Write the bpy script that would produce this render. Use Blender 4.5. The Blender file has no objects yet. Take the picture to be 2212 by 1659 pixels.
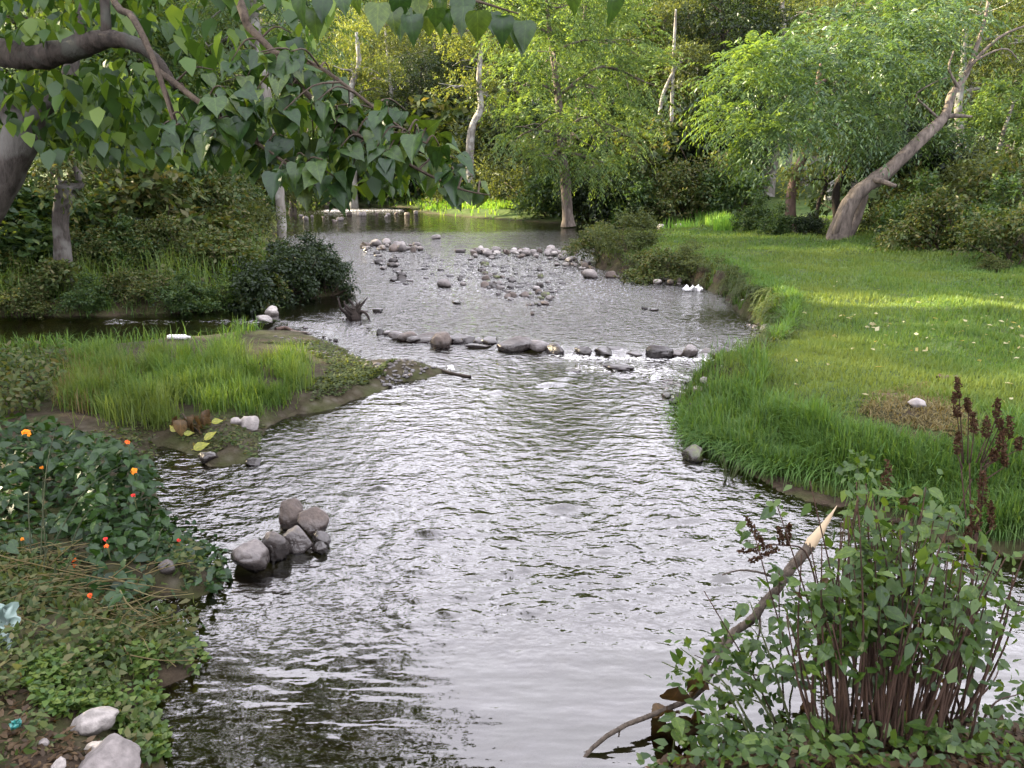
import bpy, math, random
import numpy as np
from mathutils import Vector, Matrix

random.seed(11)
rng = np.random.default_rng(11)
R = math.radians
S = bpy.context.scene
COL = S.collection

# ------------------------------------------------------------------ camera, sky, sun, exposure
CAMH, PITCH, FPX, CX, CY = 2.2, R(15.0), 1670.0, 1106.0, 829.5
cam = bpy.data.cameras.new('camera')
cam.sensor_width = 36.0
cam.lens = FPX / 2212.0 * 36.0
cam.clip_start, cam.clip_end = 0.05, 2000.0
camo = bpy.data.objects.new('camera', cam)
COL.objects.link(camo)
camo.location = (0, 0, CAMH)
camo.rotation_euler = (math.pi / 2 - PITCH, 0, 0)
S.camera = camo

SUN_AZ = math.atan2(-0.94, 0.35)          # clockwise from +Y
SUN_EL = R(20.0)
SUNV = np.array([math.sin(SUN_AZ) * math.cos(SUN_EL), math.cos(SUN_AZ) * math.cos(SUN_EL), math.sin(SUN_EL)])

W = bpy.data.worlds.new('World')
S.world = W
W.use_nodes = True
nt = W.node_tree
nt.nodes.clear()
sky = nt.nodes.new('ShaderNodeTexSky')
sky.sky_type = 'NISHITA'
sky.sun_disc = False
sky.sun_elevation = SUN_EL
sky.sun_rotation = SUN_AZ % (2 * math.pi)
sky.air_density = 1.0
sky.dust_density = 2.5
sky.ozone_density = 1.0
hs = nt.nodes.new('ShaderNodeHueSaturation')
hs.inputs['Saturation'].default_value = 0.32
hs.inputs['Value'].default_value = 1.0
wb = nt.nodes.new('ShaderNodeMix')
wb.data_type = 'RGBA'
wb.blend_type = 'MULTIPLY'
wb.inputs[0].default_value = 1.0
wb.inputs[7].default_value = (1.0, 0.99, 1.0, 1)
bg = nt.nodes.new('ShaderNodeBackground')
bg.inputs['Strength'].default_value = 0.07
wo = nt.nodes.new('ShaderNodeOutputWorld')
nt.links.new(sky.outputs[0], hs.inputs['Color'])
veil = nt.nodes.new('ShaderNodeMix')            # thin even cloud veil over the whole sky
veil.data_type = 'RGBA'
veil.inputs[0].default_value = 0.75
veil.inputs[7].default_value = (9.5, 9.25, 10.1, 1)
nt.links.new(hs.outputs[0], veil.inputs[6])
nt.links.new(veil.outputs[2], wb.inputs[6])
nt.links.new(wb.outputs[2], bg.inputs['Color'])
nt.links.new(bg.outputs[0], wo.inputs['Surface'])

sun = bpy.data.lights.new('sun', 'SUN')
sun.energy = 5.0
sun.angle = R(0.6)
sun.color = (1.0, 0.83, 0.55)
suno = bpy.data.objects.new('sun', sun)
COL.objects.link(suno)
suno.rotation_euler = Vector(SUNV).to_track_quat('Z', 'Y').to_euler()

S.view_settings.view_transform = 'Standard'
S.view_settings.look = 'None'
S.view_settings.gamma = 1.0
S.view_settings.use_curve_mapping = False
S.view_settings.exposure = 3.35
S.render.engine = 'CYCLES'
S.cycles.use_denoising = True
S.cycles.max_bounces = 7
S.cycles.diffuse_bounces = 2
S.cycles.glossy_bounces = 3
S.cycles.transmission_bounces = 4
S.cycles.transparent_max_bounces = 8
S.cycles.sample_clamp_indirect = 6.0
S.cycles.caustics_reflective = False
S.cycles.caustics_refractive = False

# ------------------------------------------------------------------ pixel (2212x1659) <-> place
def ray(u, v):
    a, b = (u - CX) / FPX, (CY - v) / FPX
    return np.array([a, math.cos(PITCH) + b * math.sin(PITCH), -math.sin(PITCH) + b * math.cos(PITCH)])
def G(u, v, z=0.0):                       # hit of the plane z
    d = ray(u, v)
    t = (z - CAMH) / d[2]
    return np.array([d[0] * t, d[1] * t, z])
def PT(u, v, Y):                          # point at distance Y along the view
    d = ray(u, v)
    t = Y / d[1]
    return np.array([d[0] * t, Y, CAMH + d[2] * t])
def pxsize(px, p):                        # metres for px at place p
    c = p[1] * math.cos(PITCH) - (p[2] - CAMH) * math.sin(PITCH)
    return px * c / FPX

# ------------------------------------------------------------------ numeric helpers
def _hash(ix, iy, seed):
    h = (ix.astype(np.int64) * 374761393 + iy.astype(np.int64) * 668265263 + seed * 1442695041) & 0x7fffffff
    h = ((h ^ (h >> 13)) * 1274126177) & 0x7fffffff
    return (h ^ (h >> 16)) & 0x7fffffff
def pnoise(x, y, seed=0):
    x = np.asarray(x, float); y = np.asarray(y, float)
    ix, iy = np.floor(x), np.floor(y)
    fx, fy = x - ix, y - iy
    ux, uy = fx * fx * fx * (fx * (fx * 6 - 15) + 10), fy * fy * fy * (fy * (fy * 6 - 15) + 10)
    def g(dx, dy):
        a = _hash(ix + dx, iy + dy, seed) / 0x7fffffff * 2 * np.pi
        return np.cos(a) * (fx - dx) + np.sin(a) * (fy - dy)
    return ((g(0, 0) * (1 - ux) + g(1, 0) * ux) * (1 - uy) + (g(0, 1) * (1 - ux) + g(1, 1) * ux) * uy) * 1.4
def fbm(x, y, seed=0, oct=3):
    s, a = 0, 1.0
    for k in range(oct):
        s = s + a * pnoise(x * 2 ** k, y * 2 ** k, seed + k * 17); a *= 0.5
    return s
def sstep(a, b, x):
    t = np.clip((x - a) / (b - a), 0, 1)
    return t * t * (3 - 2 * t)
def poly_sd(poly, x, y):                  # signed distance, negative inside
    x = np.asarray(x, float); y = np.asarray(y, float)
    d = np.full(x.shape, 1e18); ins = np.zeros(x.shape, bool)
    n = len(poly)
    for i in range(n):
        ax, ay = poly[i]; bx, by = poly[(i + 1) % n]
        ex, ey = bx - ax, by - ay
        t = np.clip(((x - ax) * ex + (y - ay) * ey) / (ex * ex + ey * ey + 1e-12), 0, 1)
        d = np.minimum(d, (x - ax - t * ex) ** 2 + (y - ay - t * ey) ** 2)
        c = (ay > y) != (by > y)
        ins ^= c & (x < (bx - ax) * (y - ay) / (by - ay + 1e-12) + ax)
    d = np.sqrt(d)
    return np.where(ins, -d, d)
def inpoly(poly, x, y):
    ins = np.zeros(np.shape(x), bool); n = len(poly)
    for i in range(n):
        ax, ay = poly[i]; bx, by = poly[(i + 1) % n]
        c = (ay > y) != (by > y)
        ins ^= c & (x < (bx - ax) * (y - ay) / (by - ay + 1e-12) + ax)
    return ins

# ------------------------------------------------------------------ mesh helpers
class MB:
    def __init__(s):
        s.v, s.q, s.t, s.n = [], [], [], 0
    def add(s, v, quads=None, tris=None):
        v = np.asarray(v, np.float32).reshape(-1, 3)
        if quads is not None and len(quads): s.q.append(np.asarray(quads, np.int64).reshape(-1, 4) + s.n)
        if tris is not None and len(tris): s.t.append(np.asarray(tris, np.int64).reshape(-1, 3) + s.n)
        s.v.append(v); s.n += len(v)
        return s
    def mesh(s, name, mat=None, smooth=False, attrs=None):
        me = bpy.data.meshes.new(name)
        v = np.concatenate(s.v) if s.v else np.zeros((0, 3), np.float32)
        q = np.concatenate(s.q) if s.q else np.zeros((0, 4), np.int64)
        t = np.concatenate(s.t) if s.t else np.zeros((0, 3), np.int64)
        me.vertices.add(len(v)); me.vertices.foreach_set('co', v.astype(np.float32).ravel())
        loops = np.concatenate([q.ravel(), t.ravel()]).astype(np.int32)
        me.loops.add(len(loops)); me.loops.foreach_set('vertex_index', loops)
        npoly = len(q) + len(t)
        tot = np.concatenate([np.full(len(q), 4), np.full(len(t), 3)]).astype(np.int32)
        st = np.concatenate([[0], np.cumsum(tot)[:-1]]).astype(np.int32) if npoly else np.zeros(0, np.int32)
        me.polygons.add(npoly)
        me.polygons.foreach_set('loop_start', st)
        if smooth: me.polygons.foreach_set('use_smooth', np.ones(npoly, bool))
        if attrs:
            for k, a in attrs.items():
                at = me.attributes.new(k, 'FLOAT', 'POINT')
                at.data.foreach_set('value', np.asarray(a, np.float32))
        me.update(calc_edges=True)
        if mat: me.materials.append(mat)
        return me
def link(name, me, parent=None, loc=None, rot=None, scale=None):
    o = bpy.data.objects.new(name, me)
    COL.objects.link(o)
    if parent is not None: o.parent = parent
    if loc is not None: o.location = [float(a) for a in loc]
    if rot is not None: o.rotation_euler = rot
    if scale is not None: o.scale = scale if hasattr(scale, '__len__') else (scale,) * 3
    return o
def tag(o, label=None, cat=None, group=None, kind=None):
    if label: o['label'] = label
    if cat: o['category'] = cat
    if group: o['group'] = group
    if kind: o['kind'] = kind
    return o
def thing(name, label, cat, loc, group=None, rz=0.0):
    o = bpy.data.objects.new(name, None)
    o.empty_display_size = 0.2
    COL.objects.link(o)
    o.location = [float(a) for a in loc]; o.rotation_euler = (0, 0, rz)
    return tag(o, label, cat, group)
def copy_tree(o, parent=None):
    c = o.copy(); COL.objects.link(c); c.parent = parent
    for ch in o.children: copy_tree(ch, c)
    return c
def norm(a):
    return a / (np.linalg.norm(a, axis=-1, keepdims=True) + 1e-9)
def tube(path, rad, sides=7, wob=0.0, cap=True):
    path = np.asarray(path, float); n = len(path)
    rad = np.broadcast_to(np.asarray(rad, float), (n,))
    T = norm(np.gradient(path, axis=0))
    ref = np.array([0.31, 0.12, 1.0]) if abs(T[:, 2]).mean() < 0.8 else np.array([1.0, 0.2, 0.1])
    A = norm(np.cross(T, ref)); B = np.cross(T, A)
    th = np.linspace(0, 2 * np.pi, sides, endpoint=False)
    rr = rad[:, None] * (1 + wob * rng.standard_normal((n, sides)))
    v = path[:, None, :] + rr[..., None] * (np.cos(th)[None, :, None] * A[:, None, :] + np.sin(th)[None, :, None] * B[:, None, :])
    i = np.arange(n - 1)[:, None] * sides; j = np.arange(sides)[None, :]; k = (j + 1) % sides
    q = np.stack([i + j, i + k, i + sides + k, i + sides + j], -1).reshape(-1, 4)
    v = v.reshape(-1, 3); t = []
    if cap:
        v = np.concatenate([v, path[-1:]]); c = len(v) - 1
        t = [((n - 1) * sides + a, (n - 1) * sides + (a + 1) % sides, c) for a in range(sides)]
    return v, q, t
def spline(pts, n):
    pts = np.asarray(pts, float)
    if len(pts) < 3:
        t = np.linspace(0, 1, n)[:, None]; return pts[0] * (1 - t) + pts[-1] * t
    P = np.vstack([2 * pts[0] - pts[1], pts, 2 * pts[-1] - pts[-2]]); m = len(pts) - 1
    out = []
    for s in np.linspace(0, m, n):
        i = min(int(s), m - 1); f = s - i
        p0, p1, p2, p3 = P[i], P[i + 1], P[i + 2], P[i + 3]
        out.append(0.5 * (2 * p1 + (p2 - p0) * f + (2 * p0 - 5 * p1 + 4 * p2 - p3) * f * f + (3 * p1 - p0 - 3 * p2 + p3) * f ** 3))
    return np.array(out)

# ------------------------------------------------------------------ materials
def newmat(name):
    m = bpy.data.materials.new(name); m.use_nodes = True
    n = m.node_tree.nodes; n.clear()
    out = n.new('ShaderNodeOutputMaterial')
    return m, m.node_tree, out
def N(nt, typ, **kw):
    n = nt.nodes.new(typ)
    for k, v in kw.items():
        if k in n.inputs.keys() if hasattr(n.inputs, 'keys') else False: n.inputs[k].default_value = v
        else: setattr(n, k, v)
    return n
def ramp(nt, stops):
    r = nt.nodes.new('ShaderNodeValToRGB'); e = r.color_ramp.elements
    while len(e) < len(stops): e.new(0.5)
    for a, (p, c) in zip(e, stops): a.position = p; a.color = (*c, 1) if len(c) == 3 else c
    return r
def mix(nt, fac, a, b, blend='MIX'):
    m = nt.nodes.new('ShaderNodeMix'); m.data_type = 'RGBA'; m.blend_type = blend
    L = nt.links
    for i, x in ((0, fac), (6, a), (7, b)):
        if isinstance(x, bpy.types.NodeSocket): L.new(x, m.inputs[i])
        elif i == 0: m.inputs[0].default_value = x
        else: m.inputs[i].default_value = (*x, 1)
    return m.outputs[2]
def math_(nt, op, a, b=0.0, c=None):
    m = nt.nodes.new('ShaderNodeMath'); m.operation = op
    for i, x in enumerate((a, b, c)):
        if x is None: continue
        if isinstance(x, bpy.types.NodeSocket): nt.links.new(x, m.inputs[i])
        else: m.inputs[i].default_value = x
    return m.outputs[0]
def noise(nt, scale, detail=3.0, vec=None, rough=0.5):
    n = nt.nodes.new('ShaderNodeTexNoise'); n.inputs['Scale'].default_value = scale
    n.inputs['Detail'].default_value = detail; n.inputs['Roughness'].default_value = rough
    if vec is not None: nt.links.new(vec, n.inputs['Vector'])
    return n.outputs['Fac']
def leaf_mat(name, cols, trans=0.38, gloss=0.05, rough=0.45, patch=None, patch_scale=0.5, vein=False):
    m, nt, out = newmat(name); L = nt.links
    geo = nt.nodes.new('ShaderNodeNewGeometry'); oi = nt.nodes.new('ShaderNodeObjectInfo')
    f = math_(nt, 'FRACT', math_(nt, 'ADD', geo.outputs['Random Per Island'], oi.outputs['Random']))
    cols = [tuple(a * 0.68 for a in c) for c in cols]
    if patch: patch = tuple(a * 0.68 for a in patch)
    r = ramp(nt, [(i / (len(cols) - 1), c) for i, c in enumerate(cols)]); L.new(f, r.inputs[0])
    col = r.outputs[0]
    if patch:
        pn = noise(nt, patch_scale, 2.0, geo.outputs['Position'])
        pr = ramp(nt, [(0.45, (0, 0, 0)), (0.65, (1, 1, 1))]); L.new(pn, pr.inputs[0])
        col = mix(nt, math_(nt, 'MULTIPLY', pr.outputs[0], 0.45), col, patch)
    if vein:                                  # midrib, side veins and blotches on single leaves (blade lies along +Y)
        tc = nt.nodes.new('ShaderNodeTexCoord'); sp_ = nt.nodes.new('ShaderNodeSeparateXYZ'); L.new(tc.outputs['Object'], sp_.inputs[0])
        ax = math_(nt, 'ABSOLUTE', sp_.outputs[0])
        mid = math_(nt, 'LESS_THAN', ax, 0.012)
        sv = math_(nt, 'SINE', math_(nt, 'MULTIPLY', math_(nt, 'SUBTRACT', sp_.outputs[1], math_(nt, 'MULTIPLY', ax, 0.8)), 52.0))
        sv = math_(nt, 'MULTIPLY', math_(nt, 'GREATER_THAN', sv, 0.82), 0.45)
        col = mix(nt, math_(nt, 'MULTIPLY', math_(nt, 'MAXIMUM', mid, sv), 0.6), col, mix(nt, 1.0, col, (2.0, 1.7, 1.5), 'MULTIPLY'))
        bl = noise(nt, 5.0, 3.0, tc.outputs['Object'])
        br_ = ramp(nt, [(0.35, (0.7, 0.72, 0.7)), (0.65, (1.2, 1.2, 1.1))]); L.new(bl, br_.inputs[0])
        col = mix(nt, 1.0, col, br_.outputs[0], 'MULTIPLY')
    d = nt.nodes.new('ShaderNodeBsdfDiffuse'); L.new(col, d.inputs[0])
    t = nt.nodes.new('ShaderNodeBsdfTranslucent')
    L.new(mix(nt, 1.0, col, (1.7, 1.45, 0.55), 'MULTIPLY'), t.inputs[0])
    ms = nt.nodes.new('ShaderNodeMixShader'); ms.inputs[0].default_value = trans
    L.new(d.outputs[0], ms.inputs[1]); L.new(t.outputs[0], ms.inputs[2])
    g = nt.nodes.new('ShaderNodeBsdfGlossy'); g.inputs['Roughness'].default_value = rough
    g.inputs[0].default_value = (0.9, 0.95, 1, 1)
    m2 = nt.nodes.new('ShaderNodeMixShader'); m2.inputs[0].default_value = gloss * 0.35
    L.new(ms.outputs[0], m2.inputs[1]); L.new(g.outputs[0], m2.inputs[2])
    L.new(m2.outputs[0], out.inputs[0])
    return m
def bark_mat(name, c1, c2, scale=9.0, lichen=None):
    m, nt, out = newmat(name); L = nt.links
    tc = nt.nodes.new('ShaderNodeTexCoord'); mp = nt.nodes.new('ShaderNodeMapping')
    mp.inputs['Scale'].default_value = (1, 1, 0.28); L.new(tc.outputs['Object'], mp.inputs[0])
    f = noise(nt, scale, 5.0, mp.outputs[0], 0.65)
    r = ramp(nt, [(0.3, c1), (0.7, c2)]); L.new(f, r.inputs[0]); col = r.outputs[0]
    if lichen:
        f2 = noise(nt, 3.2, 3.0, tc.outputs['Object'])
        r2 = ramp(nt, [(0.5, (0, 0, 0)), (0.6, (1, 1, 1))]); L.new(f2, r2.inputs[0])
        col = mix(nt, r2.outputs[0], col, lichen)
    col = mix(nt, 1.0, col, (0.5, 0.5, 0.5), 'MULTIPLY')
    b = nt.nodes.new('ShaderNodeBsdfPrincipled'); L.new(col, b.inputs['Base Color'])
    b.inputs['Roughness'].default_value = 0.85; b.inputs['Specular IOR Level'].default_value = 0.15
    bp = nt.nodes.new('ShaderNodeBump'); bp.inputs['Strength'].default_value = 0.6; bp.inputs['Distance'].default_value = 0.03
    L.new(f, bp.inputs['Height']); L.new(bp.outputs[0], b.inputs['Normal'])
    L.new(b.outputs[0], out.inputs[0])
    return m
def stone_mat(name, c1, c2, c3, wet=0.09, moss=None):
    m, nt, out = newmat(name); L = nt.links
    geo = nt.nodes.new('ShaderNodeNewGeometry'); oi = nt.nodes.new('ShaderNodeObjectInfo'); tc = nt.nodes.new('ShaderNodeTexCoord')
    r = ramp(nt, [(0.0, c1), (0.5, c2), (1.0, c3)]); L.new(oi.outputs['Random'], r.inputs[0])
    f = noise(nt, 2.4, 6.0, tc.outputs['Object'], 0.65)
    f2 = noise(nt, 30.0, 3.0, geo.outputs['Position'])
    r2 = ramp(nt, [(0.25, (0.5, 0.48, 0.46)), (0.75, (1.35, 1.33, 1.3))]); L.new(f, r2.inputs[0])
    col = mix(nt, 1.0, mix(nt, 1.0, r.outputs[0], (0.58, 0.57, 0.58), 'MULTIPLY'), r2.outputs[0], 'MULTIPLY')
    r3 = ramp(nt, [(0.3, (0.75, 0.75, 0.75)), (0.7, (1.15, 1.15, 1.15))]); L.new(f2, r3.inputs[0])
    col = mix(nt, 1.0, col, r3.outputs[0], 'MULTIPLY')
    if moss:
        f4 = noise(nt, 4.0, 4.0, tc.outputs['Object'])
        r4 = ramp(nt, [(0.45, (0, 0, 0)), (0.6, (1, 1, 1))]); L.new(f4, r4.inputs[0])
        col = mix(nt, r4.outputs[0], col, moss)
    sx = nt.nodes.new('ShaderNodeSeparateXYZ'); L.new(geo.outputs['Position'], sx.inputs[0])
    zz = math_(nt, 'ADD', sx.outputs[2], math_(nt, 'MULTIPLY', f, -0.06))
    mr = nt.nodes.new('ShaderNodeMapRange'); L.new(zz, mr.inputs[0])
    mr.inputs[1].default_value = wet - 0.03; mr.inputs[2].default_value = wet + 0.03
    mr.inputs[3].default_value = 1.0; mr.inputs[4].default_value = 0.0
    col = mix(nt, mr.outputs[0], col, mix(nt, 1.0, col, (0.33, 0.31, 0.3), 'MULTIPLY'))
    b = nt.nodes.new('ShaderNodeBsdfPrincipled'); L.new(col, b.inputs['Base Color'])
    L.new(math_(nt, 'MULTIPLY_ADD', mr.outputs[0], -0.55, 0.8), b.inputs['Roughness'])
    bp = nt.nodes.new('ShaderNodeBump'); bp.inputs['Strength'].default_value = 0.5; bp.inputs['Distance'].default_value = 0.02
    L.new(f2, bp.inputs['Height']); L.new(bp.outputs[0], b.inputs['Normal'])
    L.new(b.outputs[0], out.inputs[0])
    return m
def plain_mat(name, c, rough=0.6, trans=0.0, var=0.25, spec=0.5):
    m, nt, out = newmat(name); L = nt.links
    tc = nt.nodes.new('ShaderNodeTexCoord')
    f = noise(nt, 18.0, 4.0, tc.outputs['Object'])
    col = mix(nt, f, tuple(a * (1 - var) for a in c), tuple(min(1, a * (1 + var)) for a in c))
    b = nt.nodes.new('ShaderNodeBsdfPrincipled'); L.new(col, b.inputs['Base Color'])
    b.inputs['Roughness'].default_value = rough; b.inputs['Specular IOR Level'].default_value = spec
    if trans: b.inputs['Transmission Weight'].default_value = trans
    L.new(b.outputs[0], out.inputs[0])
    return m

# leaves
M = {}
M['feather'] = leaf_mat('leaf_bright_feathery', [(0.06, 0.115, 0.035), (0.095, 0.165, 0.05), (0.14, 0.21, 0.07)], 0.45, 0.03)
M['mid'] = leaf_mat('leaf_mid_green', [(0.0232, 0.0542, 0.0155), (0.0426, 0.0851, 0.0232), (0.0774, 0.1200, 0.0348)], 0.4, 0.04)
M['olive'] = leaf_mat('leaf_olive', [(0.0430, 0.0645, 0.0215), (0.0688, 0.0946, 0.0327), (0.1032, 0.1290, 0.0473)], 0.4, 0.03)
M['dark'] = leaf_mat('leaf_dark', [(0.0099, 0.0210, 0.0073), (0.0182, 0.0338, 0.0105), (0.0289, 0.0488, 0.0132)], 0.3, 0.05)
M['gold'] = leaf_mat('leaf_yellow_green', [(0.075, 0.115, 0.03), (0.11, 0.15, 0.042), (0.16, 0.19, 0.06)], 0.45, 0.03)
M['pinnate'] = leaf_mat('leaf_pinnate', [(0.035, 0.08, 0.03), (0.06, 0.115, 0.042), (0.09, 0.15, 0.055)], 0.4, 0.06)
M['spray'] = leaf_mat('leaf_pinnate_sunlit', [(0.06, 0.12, 0.03), (0.09, 0.16, 0.04), (0.13, 0.2, 0.055)], 0.45, 0.04)  # lighter copy of the pinnate leaf, sunlight put into its colour
M['heart'] = leaf_mat('leaf_heart', [(0.0129, 0.0374, 0.0081), (0.0217, 0.0539, 0.0107), (0.0323, 0.0688, 0.0125), (0.0685, 0.1123, 0.0156)], 0.32, 0.06, 0.4, vein=True)
M['heart_dark'] = leaf_mat('leaf_heart_dense', [(0.0157, 0.0437, 0.0081), (0.0314, 0.0728, 0.0124), (0.0560, 0.1144, 0.0136), (0.1232, 0.1976, 0.0186)], 0.4, 0.05, 0.4)  # brightest tone stands for leaves lit from behind
M['scrub'] = leaf_mat('leaf_scrub', [(0.0273, 0.0468, 0.0125), (0.0507, 0.0819, 0.0218), (0.0819, 0.1092, 0.0351), (0.1170, 0.1092, 0.0468)], 0.35, 0.03)
M['lantana'] = leaf_mat('leaf_flowering_bush', [(0.0116, 0.0331, 0.0072), (0.0194, 0.0511, 0.0107), (0.0324, 0.0722, 0.0143)], 0.3, 0.06, 0.42)
M['lantana_single'] = leaf_mat('leaf_flowering_bush', [(0.0116, 0.0331, 0.0072), (0.0194, 0.0511, 0.0107), (0.0324, 0.0722, 0.0143)], 0.3, 0.06, 0.42, vein=True)
M['cover'] = leaf_mat('leaf_ground_cover', [(0.0425, 0.0935, 0.0170), (0.0765, 0.1360, 0.0255), (0.1360, 0.1870, 0.0425)], 0.4, 0.04)
M['bush'] = leaf_mat('leaf_near_bush', [(0.0246, 0.0572, 0.0087), (0.0448, 0.0884, 0.0136), (0.0784, 0.1300, 0.0205)], 0.4, 0.05, 0.42)
M['bush_single'] = leaf_mat('leaf_near_bush', [(0.0224, 0.0520, 0.0087), (0.0426, 0.0853, 0.0136), (0.0784, 0.1352, 0.0205)], 0.4, 0.05, 0.42, vein=True)
M['dry'] = leaf_mat('leaf_dry', [(0.0385, 0.0248, 0.0138), (0.0715, 0.0468, 0.0248), (0.1100, 0.0770, 0.0440)], 0.25, 0.03)
M['dry_single'] = leaf_mat('leaf_dry', [(0.0420, 0.0270, 0.0150), (0.0780, 0.0510, 0.0270), (0.1200, 0.0840, 0.0480)], 0.25, 0.03, vein=True)
M['yellowleaf'] = leaf_mat('leaf_yellowing', [(0.25, 0.28, 0.05), (0.35, 0.34, 0.08)], 0.35, 0.05)
M['yellowleaf_single'] = leaf_mat('leaf_yellowing', [(0.25, 0.28, 0.05), (0.35, 0.34, 0.08)], 0.35, 0.05, vein=True)
M['spike'] = leaf_mat('seed_head_brown', [(0.03, 0.017, 0.01), (0.05, 0.028, 0.016), (0.08, 0.046, 0.026)], 0.1, 0.01)
M['petal'] = leaf_mat('petal_orange_red', [(0.75, 0.06, 0.03), (0.8, 0.14, 0.03), (0.85, 0.25, 0.03)], 0.3, 0.02)
M['petalred'] = leaf_mat('petal_red', [(0.7, 0.03, 0.04), (0.8, 0.07, 0.05)], 0.3, 0.02)
M['petalor'] = leaf_mat('petal_orange', [(0.85, 0.22, 0.02), (0.9, 0.38, 0.03)], 0.3, 0.02)
M['litter'] = leaf_mat('leaf_litter_pale', [(0.2100, 0.1960, 0.0980), (0.3150, 0.2940, 0.1540), (0.3850, 0.3710, 0.2310)], 0.3, 0.03)
# grass
M['lawn'] = leaf_mat('grass_short', [(0.06, 0.125, 0.03), (0.082, 0.155, 0.038), (0.12, 0.185, 0.052)], 0.4, 0.02, patch=(0.16, 0.19, 0.05), patch_scale=0.45)
M['tall'] = leaf_mat('grass_tall', [(0.045, 0.105, 0.022), (0.07, 0.145, 0.03), (0.11, 0.185, 0.042)], 0.42, 0.03, patch=(0.09, 0.19, 0.03), patch_scale=0.8)
M['islandgrass'] = leaf_mat('grass_island', [(0.055, 0.115, 0.02), (0.08, 0.155, 0.03), (0.12, 0.19, 0.04)], 0.42, 0.03, patch=(0.14, 0.17, 0.045), patch_scale=1.3)
M['farbank'] = leaf_mat('grass_far_bank', [(0.11, 0.27, 0.04), (0.15, 0.33, 0.05), (0.21, 0.37, 0.08)], 0.42, 0.02, patch=(0.23, 0.30, 0.07), patch_scale=0.3)
M['drygrass'] = leaf_mat('grass_dry', [(0.10, 0.085, 0.035), (0.16, 0.13, 0.06), (0.2, 0.18, 0.09)], 0.3, 0.02)
# bark
M['bark'] = bark_mat('bark_grey_brown', (0.06, 0.05, 0.042), (0.26, 0.22, 0.185))
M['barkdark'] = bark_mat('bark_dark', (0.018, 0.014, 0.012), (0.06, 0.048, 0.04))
M['barkpale'] = bark_mat('bark_pale', (0.12, 0.11, 0.09), (0.36, 0.34, 0.30), 6.0, (0.42, 0.42, 0.38))
M['barkmottled'] = bark_mat('bark_mottled_grey', (0.03, 0.026, 0.022), (0.13, 0.115, 0.1), 17.0, (0.15, 0.145, 0.13))
M['barkred'] = bark_mat('bark_reddish', (0.07, 0.045, 0.035), (0.2, 0.14, 0.11))
M['branchbark'] = bark_mat('bark_broken_branch', (0.05, 0.04, 0.03), (0.17, 0.14, 0.11), 40.0)
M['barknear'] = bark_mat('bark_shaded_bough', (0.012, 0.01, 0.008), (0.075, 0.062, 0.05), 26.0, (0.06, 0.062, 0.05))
M['twig'] = bark_mat('bark_twig', (0.04, 0.03, 0.022), (0.11, 0.085, 0.06), 30.0)
M['stemred'] = bark_mat('stem_red_brown', (0.03, 0.018, 0.012), (0.085, 0.05, 0.034), 30.0)
M['stemdark'] = bark_mat('stem_dark_green', (0.02, 0.03, 0.012), (0.06, 0.07, 0.03), 30.0)
M['stemgreen'] = bark_mat('stem_green', (0.05, 0.07, 0.025), (0.11, 0.13, 0.05), 30.0)
M['cutwood'] = plain_mat('wood_fresh_cut', (0.3, 0.235, 0.15), 0.9, 0, 0.2)
# stones
M['stone'] = stone_mat('stone_grey', (0.14, 0.13, 0.125), (0.24, 0.225, 0.215), (0.36, 0.345, 0.33))
M['stonepale'] = stone_mat('stone_pale', (0.3, 0.29, 0.27), (0.4, 0.385, 0.36), (0.5, 0.48, 0.45), 0.09)
M['stonedark'] = stone_mat('stone_dark_wet', (0.045, 0.04, 0.038), (0.075, 0.068, 0.062), (0.11, 0.1, 0.095), 0.10)
M['stonebrown'] = stone_mat('stone_brown', (0.075, 0.062, 0.053), (0.12, 0.098, 0.082), (0.17, 0.14, 0.118), 0.05)
M['stonemoss'] = stone_mat('stone_mossy', (0.06, 0.055, 0.045), (0.09, 0.085, 0.065), (0.12, 0.11, 0.09), 0.05, (0.07, 0.09, 0.025))

# ------------------------------------------------------------------ terrain
SHORE_V = [(372, 1720), (350, 1600), (340, 1500), (430, 1450), (425, 1400), (330, 1375), (250, 1318), (310, 1303), (420, 1292), (488, 1268),
           (488, 1232), (400, 1170), (338, 1080), (328, 1010), (345, 962), (420, 985), (450, 1008), (560, 1003), (578, 960), (575, 922),
           (640, 897), (720, 882), (800, 857), (850, 832), (925, 818), (960, 803), (900, 787), (830, 786), (770, 770), (715, 738), (640, 722),
           (560, 722), (450, 736), (300, 746), (150, 756), (0, 766), (-300, 790), (-500, 690), (0, 692), (250, 690), (400, 683), (540, 671),
           (640, 656), (755, 642), (735, 612), (690, 580), (640, 548), (605, 515), (590, 485), (520, 470), (380, 463), (380, 444), (600, 444),
           (760, 450), (880, 458), (930, 467), (1050, 478), (1200, 487), (1300, 489), (1480, 491), (1535, 500), (1522, 509), (1430, 521),
           (1320, 534), (1284, 550), (1280, 580), (1330, 598), (1400, 606), (1480, 614), (1530, 634), (1570, 652), (1592, 682), (1635, 706),
           (1655, 738), (1655, 766), (1592, 797), (1545, 826), (1475, 850), (1456, 890), (1470, 930), (1512, 972), (1582, 1012), (1652, 1047),
           (1742, 1082), (1850, 1106), (1960, 1142), (2080, 1182), (2230, 1216), (2700, 1310), (2800, 1530), (2212, 1566), (2000, 1580),
           (1700, 1596), (1500, 1640), (1350, 1700), (1200, 1790), (700, 1800)]
SHORE = [tuple(G(u, v)[:2]) for u, v in SHORE_V]
WEIR_V = [(560, 700), (700, 712), (820, 722), (940, 742), (1110, 755), (1250, 763), (1420, 770), (1660, 769), (1900, 769)]
WEIR = np.array([G(u, v)[:2] for u, v in WEIR_V])
def weir_y(x): return np.interp(x, WEIR[:, 0], WEIR[:, 1])
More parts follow.
